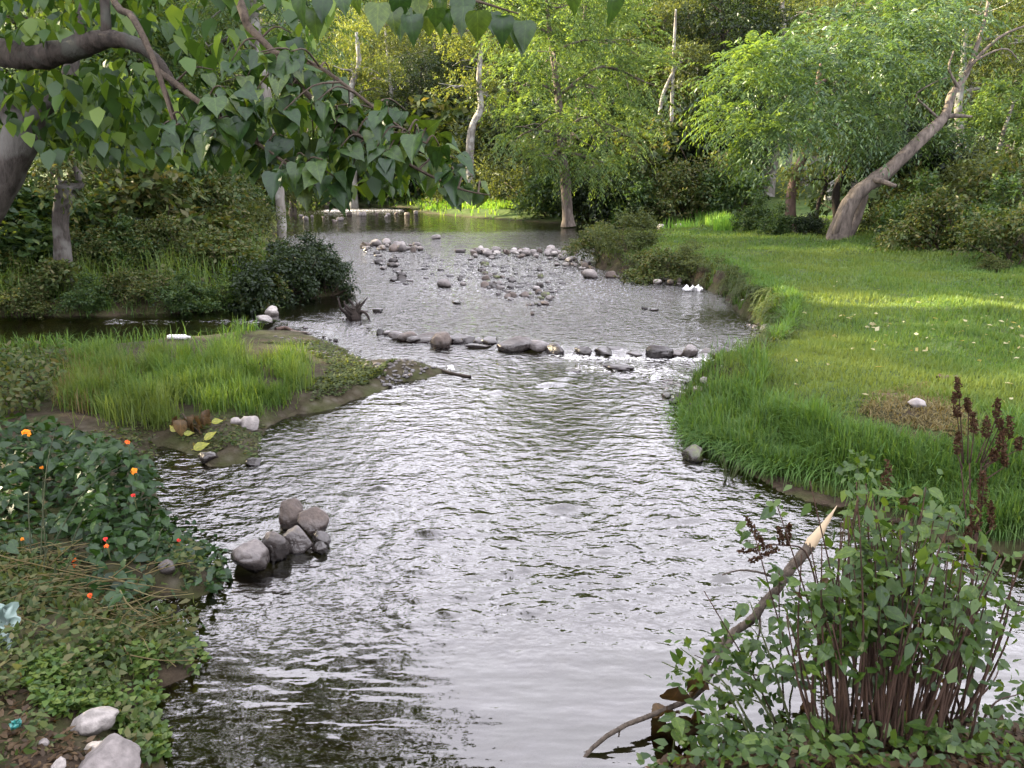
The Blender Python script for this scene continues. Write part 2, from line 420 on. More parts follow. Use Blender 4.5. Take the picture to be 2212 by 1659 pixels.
WSTEP, FALL_Y = 0.06, 50.5
def water_z(x, y):
    return WSTEP * sstep(-0.12, 0.16, y - weir_y(x)) + 0.0018 * np.clip(y - 14, 0, 40) + 0.14 * sstep(-0.6, 0.6, y - FALL_Y - 0.06 * (x + 8))
def zones(x, y):
    """right lawn, left bank, island, near bank, far bank weights from place"""
    right = sstep(0.6, 1.4, x - 0.0) * sstep(3.6, 4.6, y) * (1 - sstep(24.0, 30.0, y))
    far = sstep(26.0, 30.0, y + 0.25 * np.clip(-x, 0, 40))
    isl = (1 - right) * sstep(3.2, 4.4, y + 0.3 * x + 1.0) * (1 - sstep(11.2, 12.0, y)) * (x < 0.5)
    near = (1 - right) * (1 - sstep(3.2, 4.4, y + 0.3 * x + 1.0))
    left = np.clip(1 - right - far - isl - near, 0, 1)
    return right, left, isl, near, far
def height(x, y):
    x = np.asarray(x, float); y = np.asarray(y, float)
    d = poly_sd(SHORE, x, y)
    d = d + 0.09 * pnoise(x * 1.7, y * 1.7, 5) * np.clip(y / 8, 0.4, 2.0) + 0.03 * pnoise(x * 6, y * 6, 8)
    right, left, isl, near, far = zones(x, y)
    dl = np.maximum(d, 0)
    wz = water_z(x, y)
    n1 = fbm(x * 0.6, y * 0.6, 3); n2 = fbm(x * 3, y * 3, 4, 2)
    cl = sstep(6.6, 8.0, y)                                     # cliff upstream, soft bank nearer
    w = 1.3 * (1 - cl) + (0.30 + 0.12 * n1) * cl
    pl = 0.40 + 0.05 * n1
    hr = pl * sstep(0, 1, dl / np.maximum(w, 0.1)) + 0.018 * dl + 0.03 * n1 * np.clip(dl, 0, 1) + 0.012 * n2
    hl = np.minimum(0.10 + 0.24 * dl, 0.1 + 0.24 * 8 + 0.05 * (dl - 8)) * np.clip(dl * 4, 0, 1) + 0.08 * n1 * np.clip(dl, 0, 1)
    hi = 0.09 + 0.05 * np.clip(dl * 2, 0, 1) + 0.03 * n1 + 0.012 * n2
    hi = hi * np.clip(dl * 4, 0, 1) + 0.05 * np.clip(dl - 2.5, 0, 10)
    hn = (0.14 * np.clip(dl * 3, 0, 1) + 0.16 * dl + 0.04 * n1 + 0.012 * n2)
    hn = np.minimum(hn, 0.7)
    hf = 0.32 * sstep(0, 2.0, dl) + 0.05 * np.clip(dl, 0, 10) + 0.06 * np.clip(y - 60, 0, 200) + 0.42 * np.clip(y - 112, 0, 130) + 0.1 * n1 * np.clip(dl / 3, 0, 1)
    land = right * hr + left * hl + isl * hi + near * hn + far * hf
    deep = np.clip(-d, 0, None)
    riff = np.exp(-(((x - 0.4) / 2.2) ** 2 + ((y - 17.5) / 3.2) ** 2)) + 0.7 * np.exp(-(((x + 2.3) / 2.0) ** 2 + ((y - 23) / 3.0) ** 2))
    dp = 0.04 + np.minimum(0.30 * deep, 0.26)
    bed = wz - dp * (1 - 0.75 * np.clip(riff, 0, 1)) + 0.015 * n2 + 0.01 * n1
    bed = np.minimum(bed, wz - 0.02)
    k = sstep(-0.02, 0.03, d)
    return bed * (1 - k) + np.maximum(land + wz, wz + 0.004) * k
def hz(x, y): return float(height(np.array([x]), np.array([y]))[0])
def TG(u, v, extra=0.0):
    z = 0.1
    for _ in range(12):
        p = G(u, min(max(v, 395), 5000), min(z + extra, 1.9)); z = 0.5 * z + 0.5 * hz(p[0], p[1])
    return np.array([p[0], p[1], hz(p[0], p[1])])

def gw(y): return np.sqrt(np.clip(y, 0, None) ** 2 + 4.0)
def grid_xy(ys, ss):
    Y, Sx = np.meshgrid(ys, ss, indexing='ij')
    return Sx * gw(Y), Y
def grid_quads(nr, nc):
    i = np.arange(nr - 1)[:, None] * nc; j = np.arange(nc - 1)[None, :]
    return np.stack([i + j, i + j + 1, i + nc + j + 1, i + nc + j], -1).reshape(-1, 4)
ys = np.concatenate([np.linspace(-40, 1.4, 14), np.geomspace(1.6, 70, 330), np.geomspace(72, 900, 26)])
ss = np.concatenate([-np.geomspace(9, 0.86, 22), np.linspace(-0.84, 0.84, 400), np.geomspace(0.86, 9, 22)])
X, Y = grid_xy(ys, ss)
Z = height(X.ravel(), Y.ravel())
dS = poly_sd(SHORE, X.ravel(), Y.ravel())
zr, zl, zi, zn, zf = zones(X.ravel(), Y.ravel())
Zg = Z.reshape(X.shape)
gy, gx = np.gradient(Zg)
slope = np.hypot(gx / np.maximum(np.gradient(X, axis=1), 1e-3), gy / np.maximum(np.gradient(Y, axis=0), 1e-3)).ravel()
bareg = np.exp(-((X.ravel() - 3.1) / 0.45) ** 2 - ((Y.ravel() - 5.7) / 0.5) ** 2)
lawn = (1 - bareg) * (zr * sstep(0.15, 0.5, dS) + zf * sstep(0.1, 0.8, dS)) * (1 - sstep(0.5, 0.9, slope))
gravel = zi * (1 - sstep(0.5, 1.0, dS)) + (dS < 0) * 1.0

m, nt, out = newmat('ground'); L = nt.links
geo = nt.nodes.new('ShaderNodeNewGeometry')
def attr(nt, k):
    a = nt.nodes.new('ShaderNodeAttribute'); a.attribute_name = k; return a.outputs['Fac']
f1 = noise(nt, 2.0, 5.0, geo.outputs['Position']); f2 = noise(nt, 14.0, 5.0, geo.outputs['Position'], 0.65)
vor = nt.nodes.new('ShaderNodeTexVoronoi'); vor.inputs['Scale'].default_value = 11.0; L.new(geo.outputs['Position'], vor.inputs['Vector'])
soil = ramp(nt, [(0.25, (0.012, 0.009, 0.006)), (0.5, (0.026, 0.019, 0.013)), (0.8, (0.05, 0.038, 0.026))]); L.new(f2, soil.inputs[0])
gr = ramp(nt, [(0.3, (0.02, 0.045, 0.009)), (0.7, (0.05, 0.075, 0.02))]); L.new(f1, gr.inputs[0])
pebr = ramp(nt, [(0.0, (0.016, 0.014, 0.011)), (0.5, (0.04, 0.036, 0.029)), (1.0, (0.08, 0.073, 0.062))]); L.new(vor.outputs['Color'], pebr.inputs[0])
pebe = ramp(nt, [(0.0, (1.1, 1.1, 1.1)), (0.55, (0.45, 0.42, 0.36))]); L.new(vor.outputs['Distance'], pebe.inputs[0])
peb = mix(nt, 1.0, pebr.outputs[0], pebe.outputs[0], 'MULTIPLY')
peb = mix(nt, math_(nt, 'MULTIPLY', f1, 0.7), peb, (0.035, 0.03, 0.014))
c = mix(nt, attr(nt, 'lawn'), soil.outputs[0], gr.outputs[0])
c = mix(nt, attr(nt, 'gravel'), c, peb)
alg = ramp(nt, [(0.42, (0, 0, 0)), (0.62, (1, 1, 1))]); L.new(noise(nt, 3.1, 4.0, geo.outputs['Position']), alg.inputs[0])
c = mix(nt, math_(nt, 'MULTIPLY', alg.outputs[0], 0.6), c, (0.028, 0.036, 0.010))
b = nt.nodes.new('ShaderNodeBsdfPrincipled'); L.new(c, b.inputs['Base Color']); b.inputs['Roughness'].default_value = 0.9; b.inputs['Specular IOR Level'].default_value = 0.1
bp = nt.nodes.new('ShaderNodeBump'); bp.inputs['Strength'].default_value = 0.7; bp.inputs['Distance'].default_value = 0.03
L.new(f2, bp.inputs['Height']); L.new(bp.outputs[0], b.inputs['Normal']); L.new(b.outputs[0], out.inputs[0])
M['ground'] = m
mb = MB(); mb.add(np.stack([X.ravel(), Y.ravel(), Z], -1), grid_quads(*X.shape))
o = link('ground', mb.mesh('ground', M['ground'], True, {'lawn': lawn, 'gravel': np.clip(gravel, 0, 1)}))
tag(o, kind='structure')

# ------------------------------------------------------------------ water
ys = np.geomspace(1.7, 75, 520); ss = np.linspace(-1.0, 0.95, 520)
X, Y = grid_xy(ys, ss); x, y = X.ravel(), Y.ravel()
d = poly_sd(SHORE, x, y)
wy = weir_y(x)
def vrow(v): return G(1106, v)[1]
calm = 1 - sstep(vrow(1480), vrow(1330), y)                                            # near pool
calm = np.maximum(calm, 0.8 * np.exp(-((x - 3.3) / 0.9) ** 2 - ((y - 12.2) / 1.4) ** 2))   # pool by the bank
calm = np.maximum(calm, 0.85 * sstep(-1.9, -2.8, x + 0.1 * (y - 10)) * sstep(9.5, 10.5, y) * (1 - sstep(14, 16, y)))
calm = np.maximum(calm, 0.55 * sstep(28, 33, y))
calm = np.maximum(calm, 0.75 * np.exp(-((x + 1.5) / 0.8) ** 2 - ((y - 7.4) / 0.8) ** 2))
calm = np.maximum(calm, 0.65 * np.exp(-((x - 1.2) / 0.9) ** 2 - ((y - 6.6) / 0.9) ** 2))
calm = np.maximum(calm, 0.9 * np.exp(-((x + 1.75) / 0.5) ** 2 - ((y - 3.6) / 0.9) ** 2))
calm = np.clip(calm, 0, 1)
chop = 1 - calm
chop = chop * (1 + 4.2 * sstep(8.6, 11.5, y) * (1 - 0.6 * sstep(27, 33, y)))
below = wy - y
turb = np.exp(-((below - 0.5) / 0.9) ** 2) * sstep(-0.5, 0.3, x) * (1 - sstep(3.0, 3.4, x))
near_chop = np.exp(-((y - 4.6) / 1.2) ** 2) * np.exp(-((x - 0.5) / 1.1) ** 2)
amp = 0.0022 + 0.007 * np.minimum(chop, 1.5) + 0.016 * turb + 0.011 * near_chop
# current-aligned coordinates
wv = (0.55 * pnoise(x * 1.6 + 3, y * 0.9, 21) + 0.55 * pnoise(x * 3.1, y * 2.0 + 5, 22) + 0.42 * pnoise(x * 5.5 + 1.3 * pnoise(x, y, 3), y * 4.2, 23)
      + 0.30 * pnoise(x * 10.0, y * 8.0, 24))
Zw = water_z(x, y) + amp * wv + 0.0035 * calm * pnoise(x * 2.0 + 0.6 * y, y * 4.5, 31) * (y < 8)
# standing waves over sunken stones
HUMPS = [(818, 1055, 70, 0.022), (1210, 1095, 80, 0.03), (925, 1150, 70, 0.03), (1040, 1115, 60, 0.02), (1560, 1248, 55, 0.03), (900, 1298, 45, 0.012), (1075, 848, 60, 0.03),
         (1180, 832, 60, 0.028), (1330, 800, 55, 0.03), (1230, 804, 50, 0.02), (1020, 1248, 50, 0.014), (1300, 1190, 60, 0.016), (1450, 1130, 60, 0.014)]
hr = np.random.default_rng(5)
HUMPS += [(hr.uniform(820, 1560), hr.uniform(1020, 1330), hr.uniform(30, 65), hr.uniform(.008, .02)) for _ in range(46)] + [(hr.uniform(1000, 1450), hr.uniform(800, 880), hr.uniform(30, 60), hr.uniform(.008, .02)) for _ in range(22)]
for u, v, w, a in HUMPS:
    p = G(u, v); s = pxsize(w, p) * 0.32
    e = np.exp(-((x - p[0]) / s) ** 2 - ((y - p[1]) / (0.55 * s)) ** 2)
    e2 = np.exp(-((x - p[0]) / (1.3 * s)) ** 2 - ((y - p[1] + 0.9 * s) / (0.6 * s)) ** 2)
    Zw += a * e - 0.6 * a * e2 + 0.4 * a * np.exp(-((x - p[0]) / (1.6 * s)) ** 2 - ((y - p[1] + 1.9 * s) / (0.6 * s)) ** 2)
foam = 0.42 * np.exp(-((below - 0.18) / 0.16) ** 2) * sstep(0.2, 0.7, x) * (1 - sstep(2.4, 2.9, x))
foam += 0.25 * np.exp(-((below - 0.75) / 0.35) ** 2) * sstep(0.4, 0.9, x) * (1 - sstep(1.7, 2.3, x))
foam += 0.27 * np.exp(-((x - 0.2) / 3.2) ** 4 - ((y - 18.5) / 6.5) ** 4) * np.clip(1 - calm, 0, 1)  # broken water, its white also added to brighten the riffle
foam += 0.12 * np.exp(-((below - 1.6) / 1.2) ** 2) * sstep(-0.8, 0.2, x) * (1 - sstep(2.2, 3.0, x))
fb = FALL_Y + 0.06 * (x + 8) - y
foam += 0.4 * np.exp(-((fb - 0.35) / 0.7) ** 2) * sstep(-12.5, -11.5, x) * (1 - sstep(-7.2, -6.4, x))
foam += 0.15 * sstep(-9.3, -10.5, x) * sstep(44, 46, y) * (1 - sstep(49, 51, y))
keep = d < 0.45
q = grid_quads(*X.shape); q = q[keep[q].any(1)]
used = np.unique(q); remap = np.full(len(x), -1); remap[used] = np.arange(len(used))
m, nt, out = newmat('water'); L = nt.links
geo = nt.nodes.new('ShaderNodeNewGeometry'); mp = nt.nodes.new('ShaderNodeMapping'); mp.inputs['Scale'].default_value = (1.0, 1.25, 1.0)
L.new(geo.outputs['Position'], mp.inputs[0])
nA = noise(nt, 9.0, 2.0, mp.outputs[0], 0.5); nB = noise(nt, 24.0, 2.0, mp.outputs[0], 0.5)
ca = attr(nt, 'chop')
mp2 = nt.nodes.new('ShaderNodeMapping'); mp2.inputs['Scale'].default_value = (0.55, 2.2, 1.0); mp2.inputs['Rotation'].default_value = (0, 0, 0.25); L.new(geo.outputs['Position'], mp2.inputs[0])
nC = noise(nt, 4.2, 2.0, mp2.outputs[0], 0.5)
hgt = math_(nt, 'ADD', math_(nt, 'MULTIPLY', nA, math_(nt, 'MULTIPLY_ADD', ca, 0.012, 0.004)), math_(nt, 'MULTIPLY', nB, math_(nt, 'MULTIPLY_ADD', ca, 0.0042, 0.0003)))
bp = nt.nodes.new('ShaderNodeBump'); bp.inputs['Strength'].default_value = 1.0; bp.inputs['Distance'].default_value = 1.0
hgt = math_(nt, 'ADD', hgt, math_(nt, 'MULTIPLY', nC, math_(nt, 'MULTIPLY_ADD', math_(nt, 'MINIMUM', ca, 1.0), -0.008, 0.011)))
L.new(hgt, bp.inputs['Height'])
fr = nt.nodes.new('ShaderNodeFresnel'); fr.inputs[0].default_value = 1.72; L.new(bp.outputs[0], fr.inputs['Normal'])
gl = nt.nodes.new('ShaderNodeBsdfGlossy'); gl.inputs['Roughness'].default_value = 0.03; gl.inputs[0].default_value = (1, 1, 1, 1); L.new(bp.outputs[0], gl.inputs['Normal'])
tr = nt.nodes.new('ShaderNodeBsdfTransparent'); tr.inputs[0].default_value = (0.62, 0.60, 0.46, 1)
ms = nt.nodes.new('ShaderNodeMixShader'); L.new(fr.outputs[0], ms.inputs[0]); L.new(tr.outputs[0], ms.inputs[1]); L.new(gl.outputs[0], ms.inputs[2])
fd = nt.nodes.new('ShaderNodeBsdfDiffuse'); fd.inputs[0].default_value = (0.8, 0.8, 0.8, 1); L.new(bp.outputs[0], fd.inputs['Normal'])
fn = noise(nt, 16.0, 4.0, geo.outputs['Position'], 0.7)
fm = math_(nt, 'SUBTRACT', math_(nt, 'ADD', attr(nt, 'foam'), math_(nt, 'MULTIPLY_ADD', fn, 2.6, -0.8)), 0.85); fm = math_(nt, 'MULTIPLY', fm, 2.5)
cl = nt.nodes.new('ShaderNodeClamp'); L.new(fm, cl.inputs[0])
fz = math_(nt, 'MULTIPLY', cl.outputs[0], math_(nt, 'MINIMUM', math_(nt, 'MULTIPLY', attr(nt, 'foam'), 2.0), 0.8))
m2 = nt.nodes.new('ShaderNodeMixShader'); L.new(fz, m2.inputs[0]); L.new(ms.outputs[0], m2.inputs[1]); L.new(fd.outputs[0], m2.inputs[2])
L.new(m2.outputs[0], out.inputs[0]); M['water'] = m
mb = MB(); mb.add(np.stack([x, y, Zw], -1)[used], remap[q])
tag(link('water', mb.mesh('water', M['water'], True, {'chop': chop[used], 'foam': foam[used]})), kind='structure')

# ------------------------------------------------------------------ foliage generators
E1 = norm(np.cross(SUNV, np.array([0, 0, 1.0]))); E2 = np.cross(E1, SUNV)
def sunab(p): p = np.asarray(p, float); return np.stack([p @ E1, p @ E2], -1)
GAPS = []                                   # corridors cut through crowns so low sun lands on chosen spots
def add_gap(p, q, w): GAPS.append((sunab(p), sunab(q), w, min(p @ SUNV, q @ SUNV)))
add_gap(np.array([4.1, 11.15, 0.45]), np.array([9.5, 9.15, 0.5]), 0.55)
YLEAN = TG(1808, 516)[1]
add_gap(PT(1585, 175, YLEAN - 1.6), PT(1600, 270, YLEAN - 1.6), 0.8)
add_gap(PT(1037, 240, 46), PT(1035, 190, 46), 0.9)
add_gap(np.array([-8.0, 49.0, .4]), np.array([3.0, 40.0, .3]), 1.6)
def shaded(p):                              # False for leaves cut away to open a sun corridor
    ab = sunab(p); s = p @ SUNV; k = np.ones(len(p), bool)
    for a, b, w, s0 in GAPS:
        e = b - a; t = np.clip(((ab - a) @ e) / (e @ e + 1e-9), 0, 1)
        dd = np.linalg.norm(ab - a - t[:, None] * e, axis=1)
        k &= ~((dd < w) & (s > s0 + 2.0))
    return k
def rvec(n): return norm(rng.standard_normal((n, 3)))
LEAF2 = np.array([[0, 0, 0], [0.5, 0.42, 0.10], [0, 1, -0.05], [-0.5, 0.42, 0.10]])
LEAF4 = np.array([[0, 0, 0], [0.5, 0.30, 0.12], [0.34, 0.66, 0.05], [0, 1, -0.14], [-0.34, 0.66, 0.05], [-0.5, 0.30, 0.12], [0, 0.45, 0]])
LEAF4Q = np.array([[0, 1, 2, 6], [6, 2, 3, 4], [0, 6, 4, 5]])
def leaves_at(mb, pos, dirs, nrm, ln, ratio, detail=False):
    dirs = norm(dirs); side = norm(np.cross(dirs, nrm)); nn = np.cross(side, dirs)
    T = LEAF4 if detail else LEAF2
    ln = np.broadcast_to(ln, (len(pos),))
    v = pos[:, None] + ln[:, None, None] * (T[None, :, 0:1] * ratio * side[:, None] + T[None, :, 1:2] * dirs[:, None] + T[None, :, 2:3] * ratio * nn[:, None])
    base = (np.arange(len(pos)) * len(T))[:, None]
    if detail: mb.add(v, (base[:, :, None] + LEAF4Q[None]).reshape(-1, 4))
    else: mb.add(v, base + np.arange(4)[None])
def twig_leaves(mb, p, t, tl, K, ln, ratio=0.42, droop=0.5, pin=False, keep=None, detail=False, off=0):
    n = len(p); t = norm(t)
    s = (np.arange(K) + 0.6) / K
    up = np.array([0, 0, 1.0])
    side = norm(np.cross(t, up) + 1e-4)
    tl = np.broadcast_to(tl, (n,))
    pos = p[:, None] + t[:, None] * (tl[:, None] * s)[..., None]
    pos[..., 2] -= droop * tl[:, None] * s ** 2 * 0.7
    sg = np.where(np.arange(K) % 2 == 0, 1.0, -1.0)[None, :, None]
    if pin:
        d = 0.55 * t[:, None] + sg * side[:, None] * 0.85 + np.array([0, 0, -1.0]) * (0.25 + droop * s)[None, :, None] + 0.12 * rng.standard_normal((n, K, 3))
        nr = np.cross(side, t)[:, None] + 0.25 * rng.standard_normal((n, K, 3)) + np.zeros((n, K, 1))
    else:
        d = 0.5 * t[:, None] + sg * side[:, None] * 0.55 + 0.55 * rng.standard_normal((n, K, 3)) + np.array([0, 0, -droop])
        nr = up + 0.6 * rng.standard_normal((n, K, 3))
    pos, d, nr = pos.reshape(-1, 3), d.reshape(-1, 3), nr.reshape(-1, 3)
    l = ln * rng.uniform(0.7, 1.25, len(pos))
    if keep is not None:
        k = keep(pos + off); pos, d, nr, l = pos[k], d[k], nr[k], l[k]
    leaves_at(mb, pos, d, nr, l, ratio, detail)
def lobe_points(lobes, n, fill=0.35, bough=22):
    A = np.array([(r[0] * r[1] + r[1] * r[2] + r[0] * r[2]) for c, r in lobes]); A = A / A.sum()
    idx = rng.choice(len(lobes), n, p=A)
    C = np.array([c for c, r in lobes])[idx]; Rr = np.array([r for c, r in lobes])[idx]
    nb = max(6, n // bough)
    bv = rvec(nb); pick = rng.integers(0, nb, n)
    dv = norm(bv[pick] + np.array([.34, .34, .16]) * rng.standard_normal((n, 3)))
    lob_of = np.concatenate([np.arange(len(lobes)), rng.choice(len(lobes), max(0, nb - len(lobes)), p=A)])[:nb] if nb >= len(lobes) else rng.choice(len(lobes), nb, p=A)
    idx = np.where(rng.random(n) < .85, lob_of[pick], idx); C = np.array([c for c, r in lobes])[idx]; Rr = np.array([r for c, r in lobes])[idx]
    low = dv[:, 2] < -0.35                                     # thinner underside
    dv[low & (rng.random(n) < 0.6)] *= np.array([1, 1, -1])
    # clumpy surface
    rr = np.where(rng.random(n) < fill, rng.random(n) ** 0.5 * 0.8, rng.uniform(0.72, 1.06, n))
    rr *= 1 + 0.22 * pnoise(dv[:, 0] * 2.3 + idx * 7.1, dv[:, 1] * 2.3 + dv[:, 2] * 3.1, 77)
    return C + dv * Rr * rr[:, None], norm(dv * Rr)
def crown(lobes, nt_, K, ln, tl, ratio=0.42, droop=0.5, pin=False, keep=None, off=0, fill=0.35, detail=False):
    mb = MB(); p, o = lobe_points(lobes, nt_, fill)
    t = o + 0.45 * rng.standard_normal(o.shape) + np.array([0, 0, 0.15])
    twig_leaves(mb, p, t, tl * rng.uniform(0.6, 1.3, len(p)), K, ln, ratio, droop, pin, keep, detail, off)
    return mb
def wood(path, r0, r1, lobes, limb=0.4, sub=4, sides=9, start=0.35, wob=0.05):
    mb = MB(); sp = spline(path, max(10, len(path) * 5)); n = len(sp)
    f = np.linspace(0, 1, n); rad = r0 * (1 - f) ** 0.8 + r1 * f
    rad[:2] *= np.array([1.35, 1.12])
    mb.add(*tube(sp, rad, sides, wob))
    for c, r in lobes:
        c = np.asarray(c)
        dist = np.linalg.norm(sp - c, axis=1) + 1.5 * np.maximum(0, sp[:, 2] - c[2]) ; dist[: int(start * n)] += 100
        i = int(np.argmin(dist)); a = sp[i]
        if np.linalg.norm(a - c) < 0.25: continue
        rr = min(rad[i] * 0.7, max(0.02, limb * rad[i] + 0.015))
        mid = (a + c) / 2 + np.array([0, 0, 0.12 * np.linalg.norm(c - a)]) + rng.standard_normal(3) * 0.08 * np.linalg.norm(c - a)
        lp = spline([a, mid, c], 9); mb.add(*tube(lp, np.linspace(rr, rr * 0.4, 9), 6, wob))
        for k in range(sub):
            dv = rvec(1)[0]; e = c + dv * np.asarray(r) * 0.8; s = lp[rng.integers(4, 9)]
            mm = (s + e) / 2 + rng.standard_normal(3) * 0.08 * np.linalg.norm(e - s)
            mb.add(*tube(spline([s, mm, e], 6), np.linspace(rr * 0.42, rr * 0.12, 6), 5, 0))
    return mb
def put_tree(name, label, base, path, r0, r1, lobes, mat, bark, nt_, K, ln, tl, ratio=0.42, droop=0.5, pin=False, group=None, carve=False, limb=0.4, sub=4, fill=0.35, start=0.35, cat='tree'):
    base = np.asarray(base, float)
    root = thing(name, label, cat, base, group)
    lp = [np.asarray(p, float) - base for p in path]; ll = [(np.asarray(c, float) - base, np.asarray(r, float)) for c, r in lobes]
    link('trunk', wood(lp, r0, r1, ll, limb, sub, start=start).mesh(name + '_trunk', M[bark], True), root)
    link('crown', crown(ll, nt_, K, ln, tl, ratio, droop, pin, shaded if carve else None, base, fill).mesh(name + '_crown', M[mat]), root)
    return root
def gen_lobes(h, cr, n, low=0.35, flat=0.75):
    L_ = []
    for i in range(n):
        f = (i + 0.5) / n; z = h * (low + (1 - low) * f) - 0.3 * cr
        w = cr * (0.55 + 0.45 * math.sin(math.pi * min(1, 0.25 + 0.7 * f)))
        a = i * 2.4 + rng.uniform(-0.5, 0.5); rr = w * rng.uniform(0.3, 0.62) * (1 if i < n - 1 else 0.15)
        s = cr * rng.uniform(0.36, 0.55)
        L_.append((np.array([rr * math.cos(a), rr * math.sin(a), z + rng.uniform(-0.4, 0.4)]), np.array([s, s, s * flat])))
    return L_

# ------------------------------------------------------------------ the wood: background trees
def where(u):
    return ('behind the small fall' if u < 760 else 'behind the far grassy bank' if u < 1000 else 'behind the bright feathery tree' if u < 1330
            else 'above the clearing' if u < 1600 else 'behind the leaning tree' if u < 2000 else 'behind the pale trunks')
protos = []
SPEC = [('mid', 'bark', 'dense mid green tree', 4.2, 9, 2600, 8, 0.17, 0.55, 0.45, 0.5, False),
        ('olive', 'barkpale', 'pale barked olive green tree', 3.8, 9, 2300, 8, 0.16, 0.55, 0.42, 0.4, False),
        ('gold', 'barkpale', 'yellow green sunlit tree', 3.6, 8, 2300, 8, 0.15, 0.5, 0.42, 0.4, False),
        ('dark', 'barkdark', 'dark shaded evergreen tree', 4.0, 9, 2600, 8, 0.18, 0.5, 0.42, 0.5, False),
        ('feather', 'bark', 'light green feathery tree', 3.6, 9, 1500, 12, 0.16, 0.7, 0.30, 0.8, True)]
for mat_, bk, nm, cr, nl, n_, K_, ln_, tl_, ra_, dr_, pin_ in SPEC:
    h = 12.0; lob = gen_lobes(h, cr, nl, 0.33)
    path = [(0, 0, -0.3), (rng.uniform(-.3, .3), rng.uniform(-.3, .3), h * 0.3), (rng.uniform(-.6, .6), rng.uniform(-.6, .6), h * 0.6), (rng.uniform(-.8, .8), rng.uniform(-.8, .8), h * 0.9)]
    protos.append((put_tree('forest_tree', nm, (0, 0, 0), path, 0.24, 0.05, lob, mat_, bk, n_, K_, ln_, tl_, ra_, dr_, pin_), nm))
used_p = set()
def place_tree(k, x_, y_, s, rz, sz=1.0, label=None, group='trees of the wood across the stream'):
    root, nm = protos[k]
    o = root if k not in used_p else copy_tree(root)
    used_p.add(k)
    o.location = (x_, y_, hz(x_, y_) - 0.1); o.rotation_euler = (0, 0, rz); o.scale = (s, s, s * sz)
    u = CX + FPX * x_ / y_ * 0.97
    o['label'] = label or (nm + ' in the wood ' + where(u)); o['group'] = group
    return o
# species: 0 mid 1 olive 2 gold 3 dark 4 feather ; (u, Y, scale, species)
FAR = [(640, 60, 1.05, 1), (720, 56, 1.0, 0), (800, 62, 1.15, 2), (860, 57, 0.95, 1), (930, 66, 1.2, 1), (905, 54, 0.85, 3), (985, 58, 0.9, 3), (1010, 68, 1.15, 2), (1060, 60, 1.0, 1),
       (1130, 66, 1.25, 0), (1210, 62, 1.2, 4), (1280, 58, 1.1, 0), (1340, 56, 1.15, 1), (1400, 52, 1.05, 0), (1460, 50, 1.1, 1), (1520, 48, 1.0, 3), (1570, 54, 1.2, 0), (1640, 50, 1.2, 1),
       (1420, 70, 1.35, 2), (1560, 72, 1.3, 4), (1700, 66, 1.3, 1), (1750, 44, 1.0, 1), (1820, 56, 1.3, 2), (1900, 46, 1.1, 0), (1960, 56, 1.3, 2), (2040, 42, 1.0, 1), (2110, 50, 1.2, 2),
       (2190, 40, 1.0, 0), (2260, 46, 1.2, 1), (2340, 38, 1.05, 2), (1180, 84, 1.5, 1), (1320, 86, 1.5, 2), (1000, 86, 1.5, 1), (850, 84, 1.5, 0), (1480, 90, 1.5, 1), (1660, 88, 1.5, 2), (1840, 84, 1.5, 0), (2020, 78, 1.5, 1),
       (700, 76, 1.4, 1), (560, 68, 1.3, 0), (2420, 50, 1.2, 0), (2500, 36, 1.0, 1), (640, 98, 1.9, 0), (760, 100, 1.9, 1), (880, 102, 1.9, 0), (1000, 104, 1.9, 2), (1110, 100, 1.9, 0), (1230, 104, 1.9, 1), (1350, 102, 1.9, 0), (1470, 106, 1.9, 1), (1590, 104, 1.9, 0), (1720, 100, 1.9, 1), (1850, 104, 1.9, 0), (1980, 100, 1.9, 2), (2100, 96, 1.9, 0), (2230, 92, 1.8, 1), (780, 70, 1.35, 0), (1090, 74, 1.4, 3), (940, 76, 1.4, 0), (1260, 74, 1.4, 3), (1800, 70, 1.4, 1), (2120, 66, 1.4, 0), (820, 92, 1.7, 1), (1040, 94, 1.7, 0), (1160, 92, 1.7, 1), (1290, 94, 1.7, 0), (1410, 92, 1.7, 1), (1540, 94, 1.7, 0), (1760, 90, 1.7, 1), (1620, 60, 1.3, 0), (1490, 62, 1.3, 0), (1230, 50, 1.05, 0), (1350, 66, 1.35, 1)]
for i, (u, Yd, s, k) in enumerate(FAR):
    x_ = (u - CX) / FPX * Yd * 1.03
    place_tree(k, x_, Yd + rng.uniform(-1.5, 1.5), s * rng.uniform(0.92, 1.08), rng.uniform(0, 6.28), rng.uniform(0.92, 1.12))
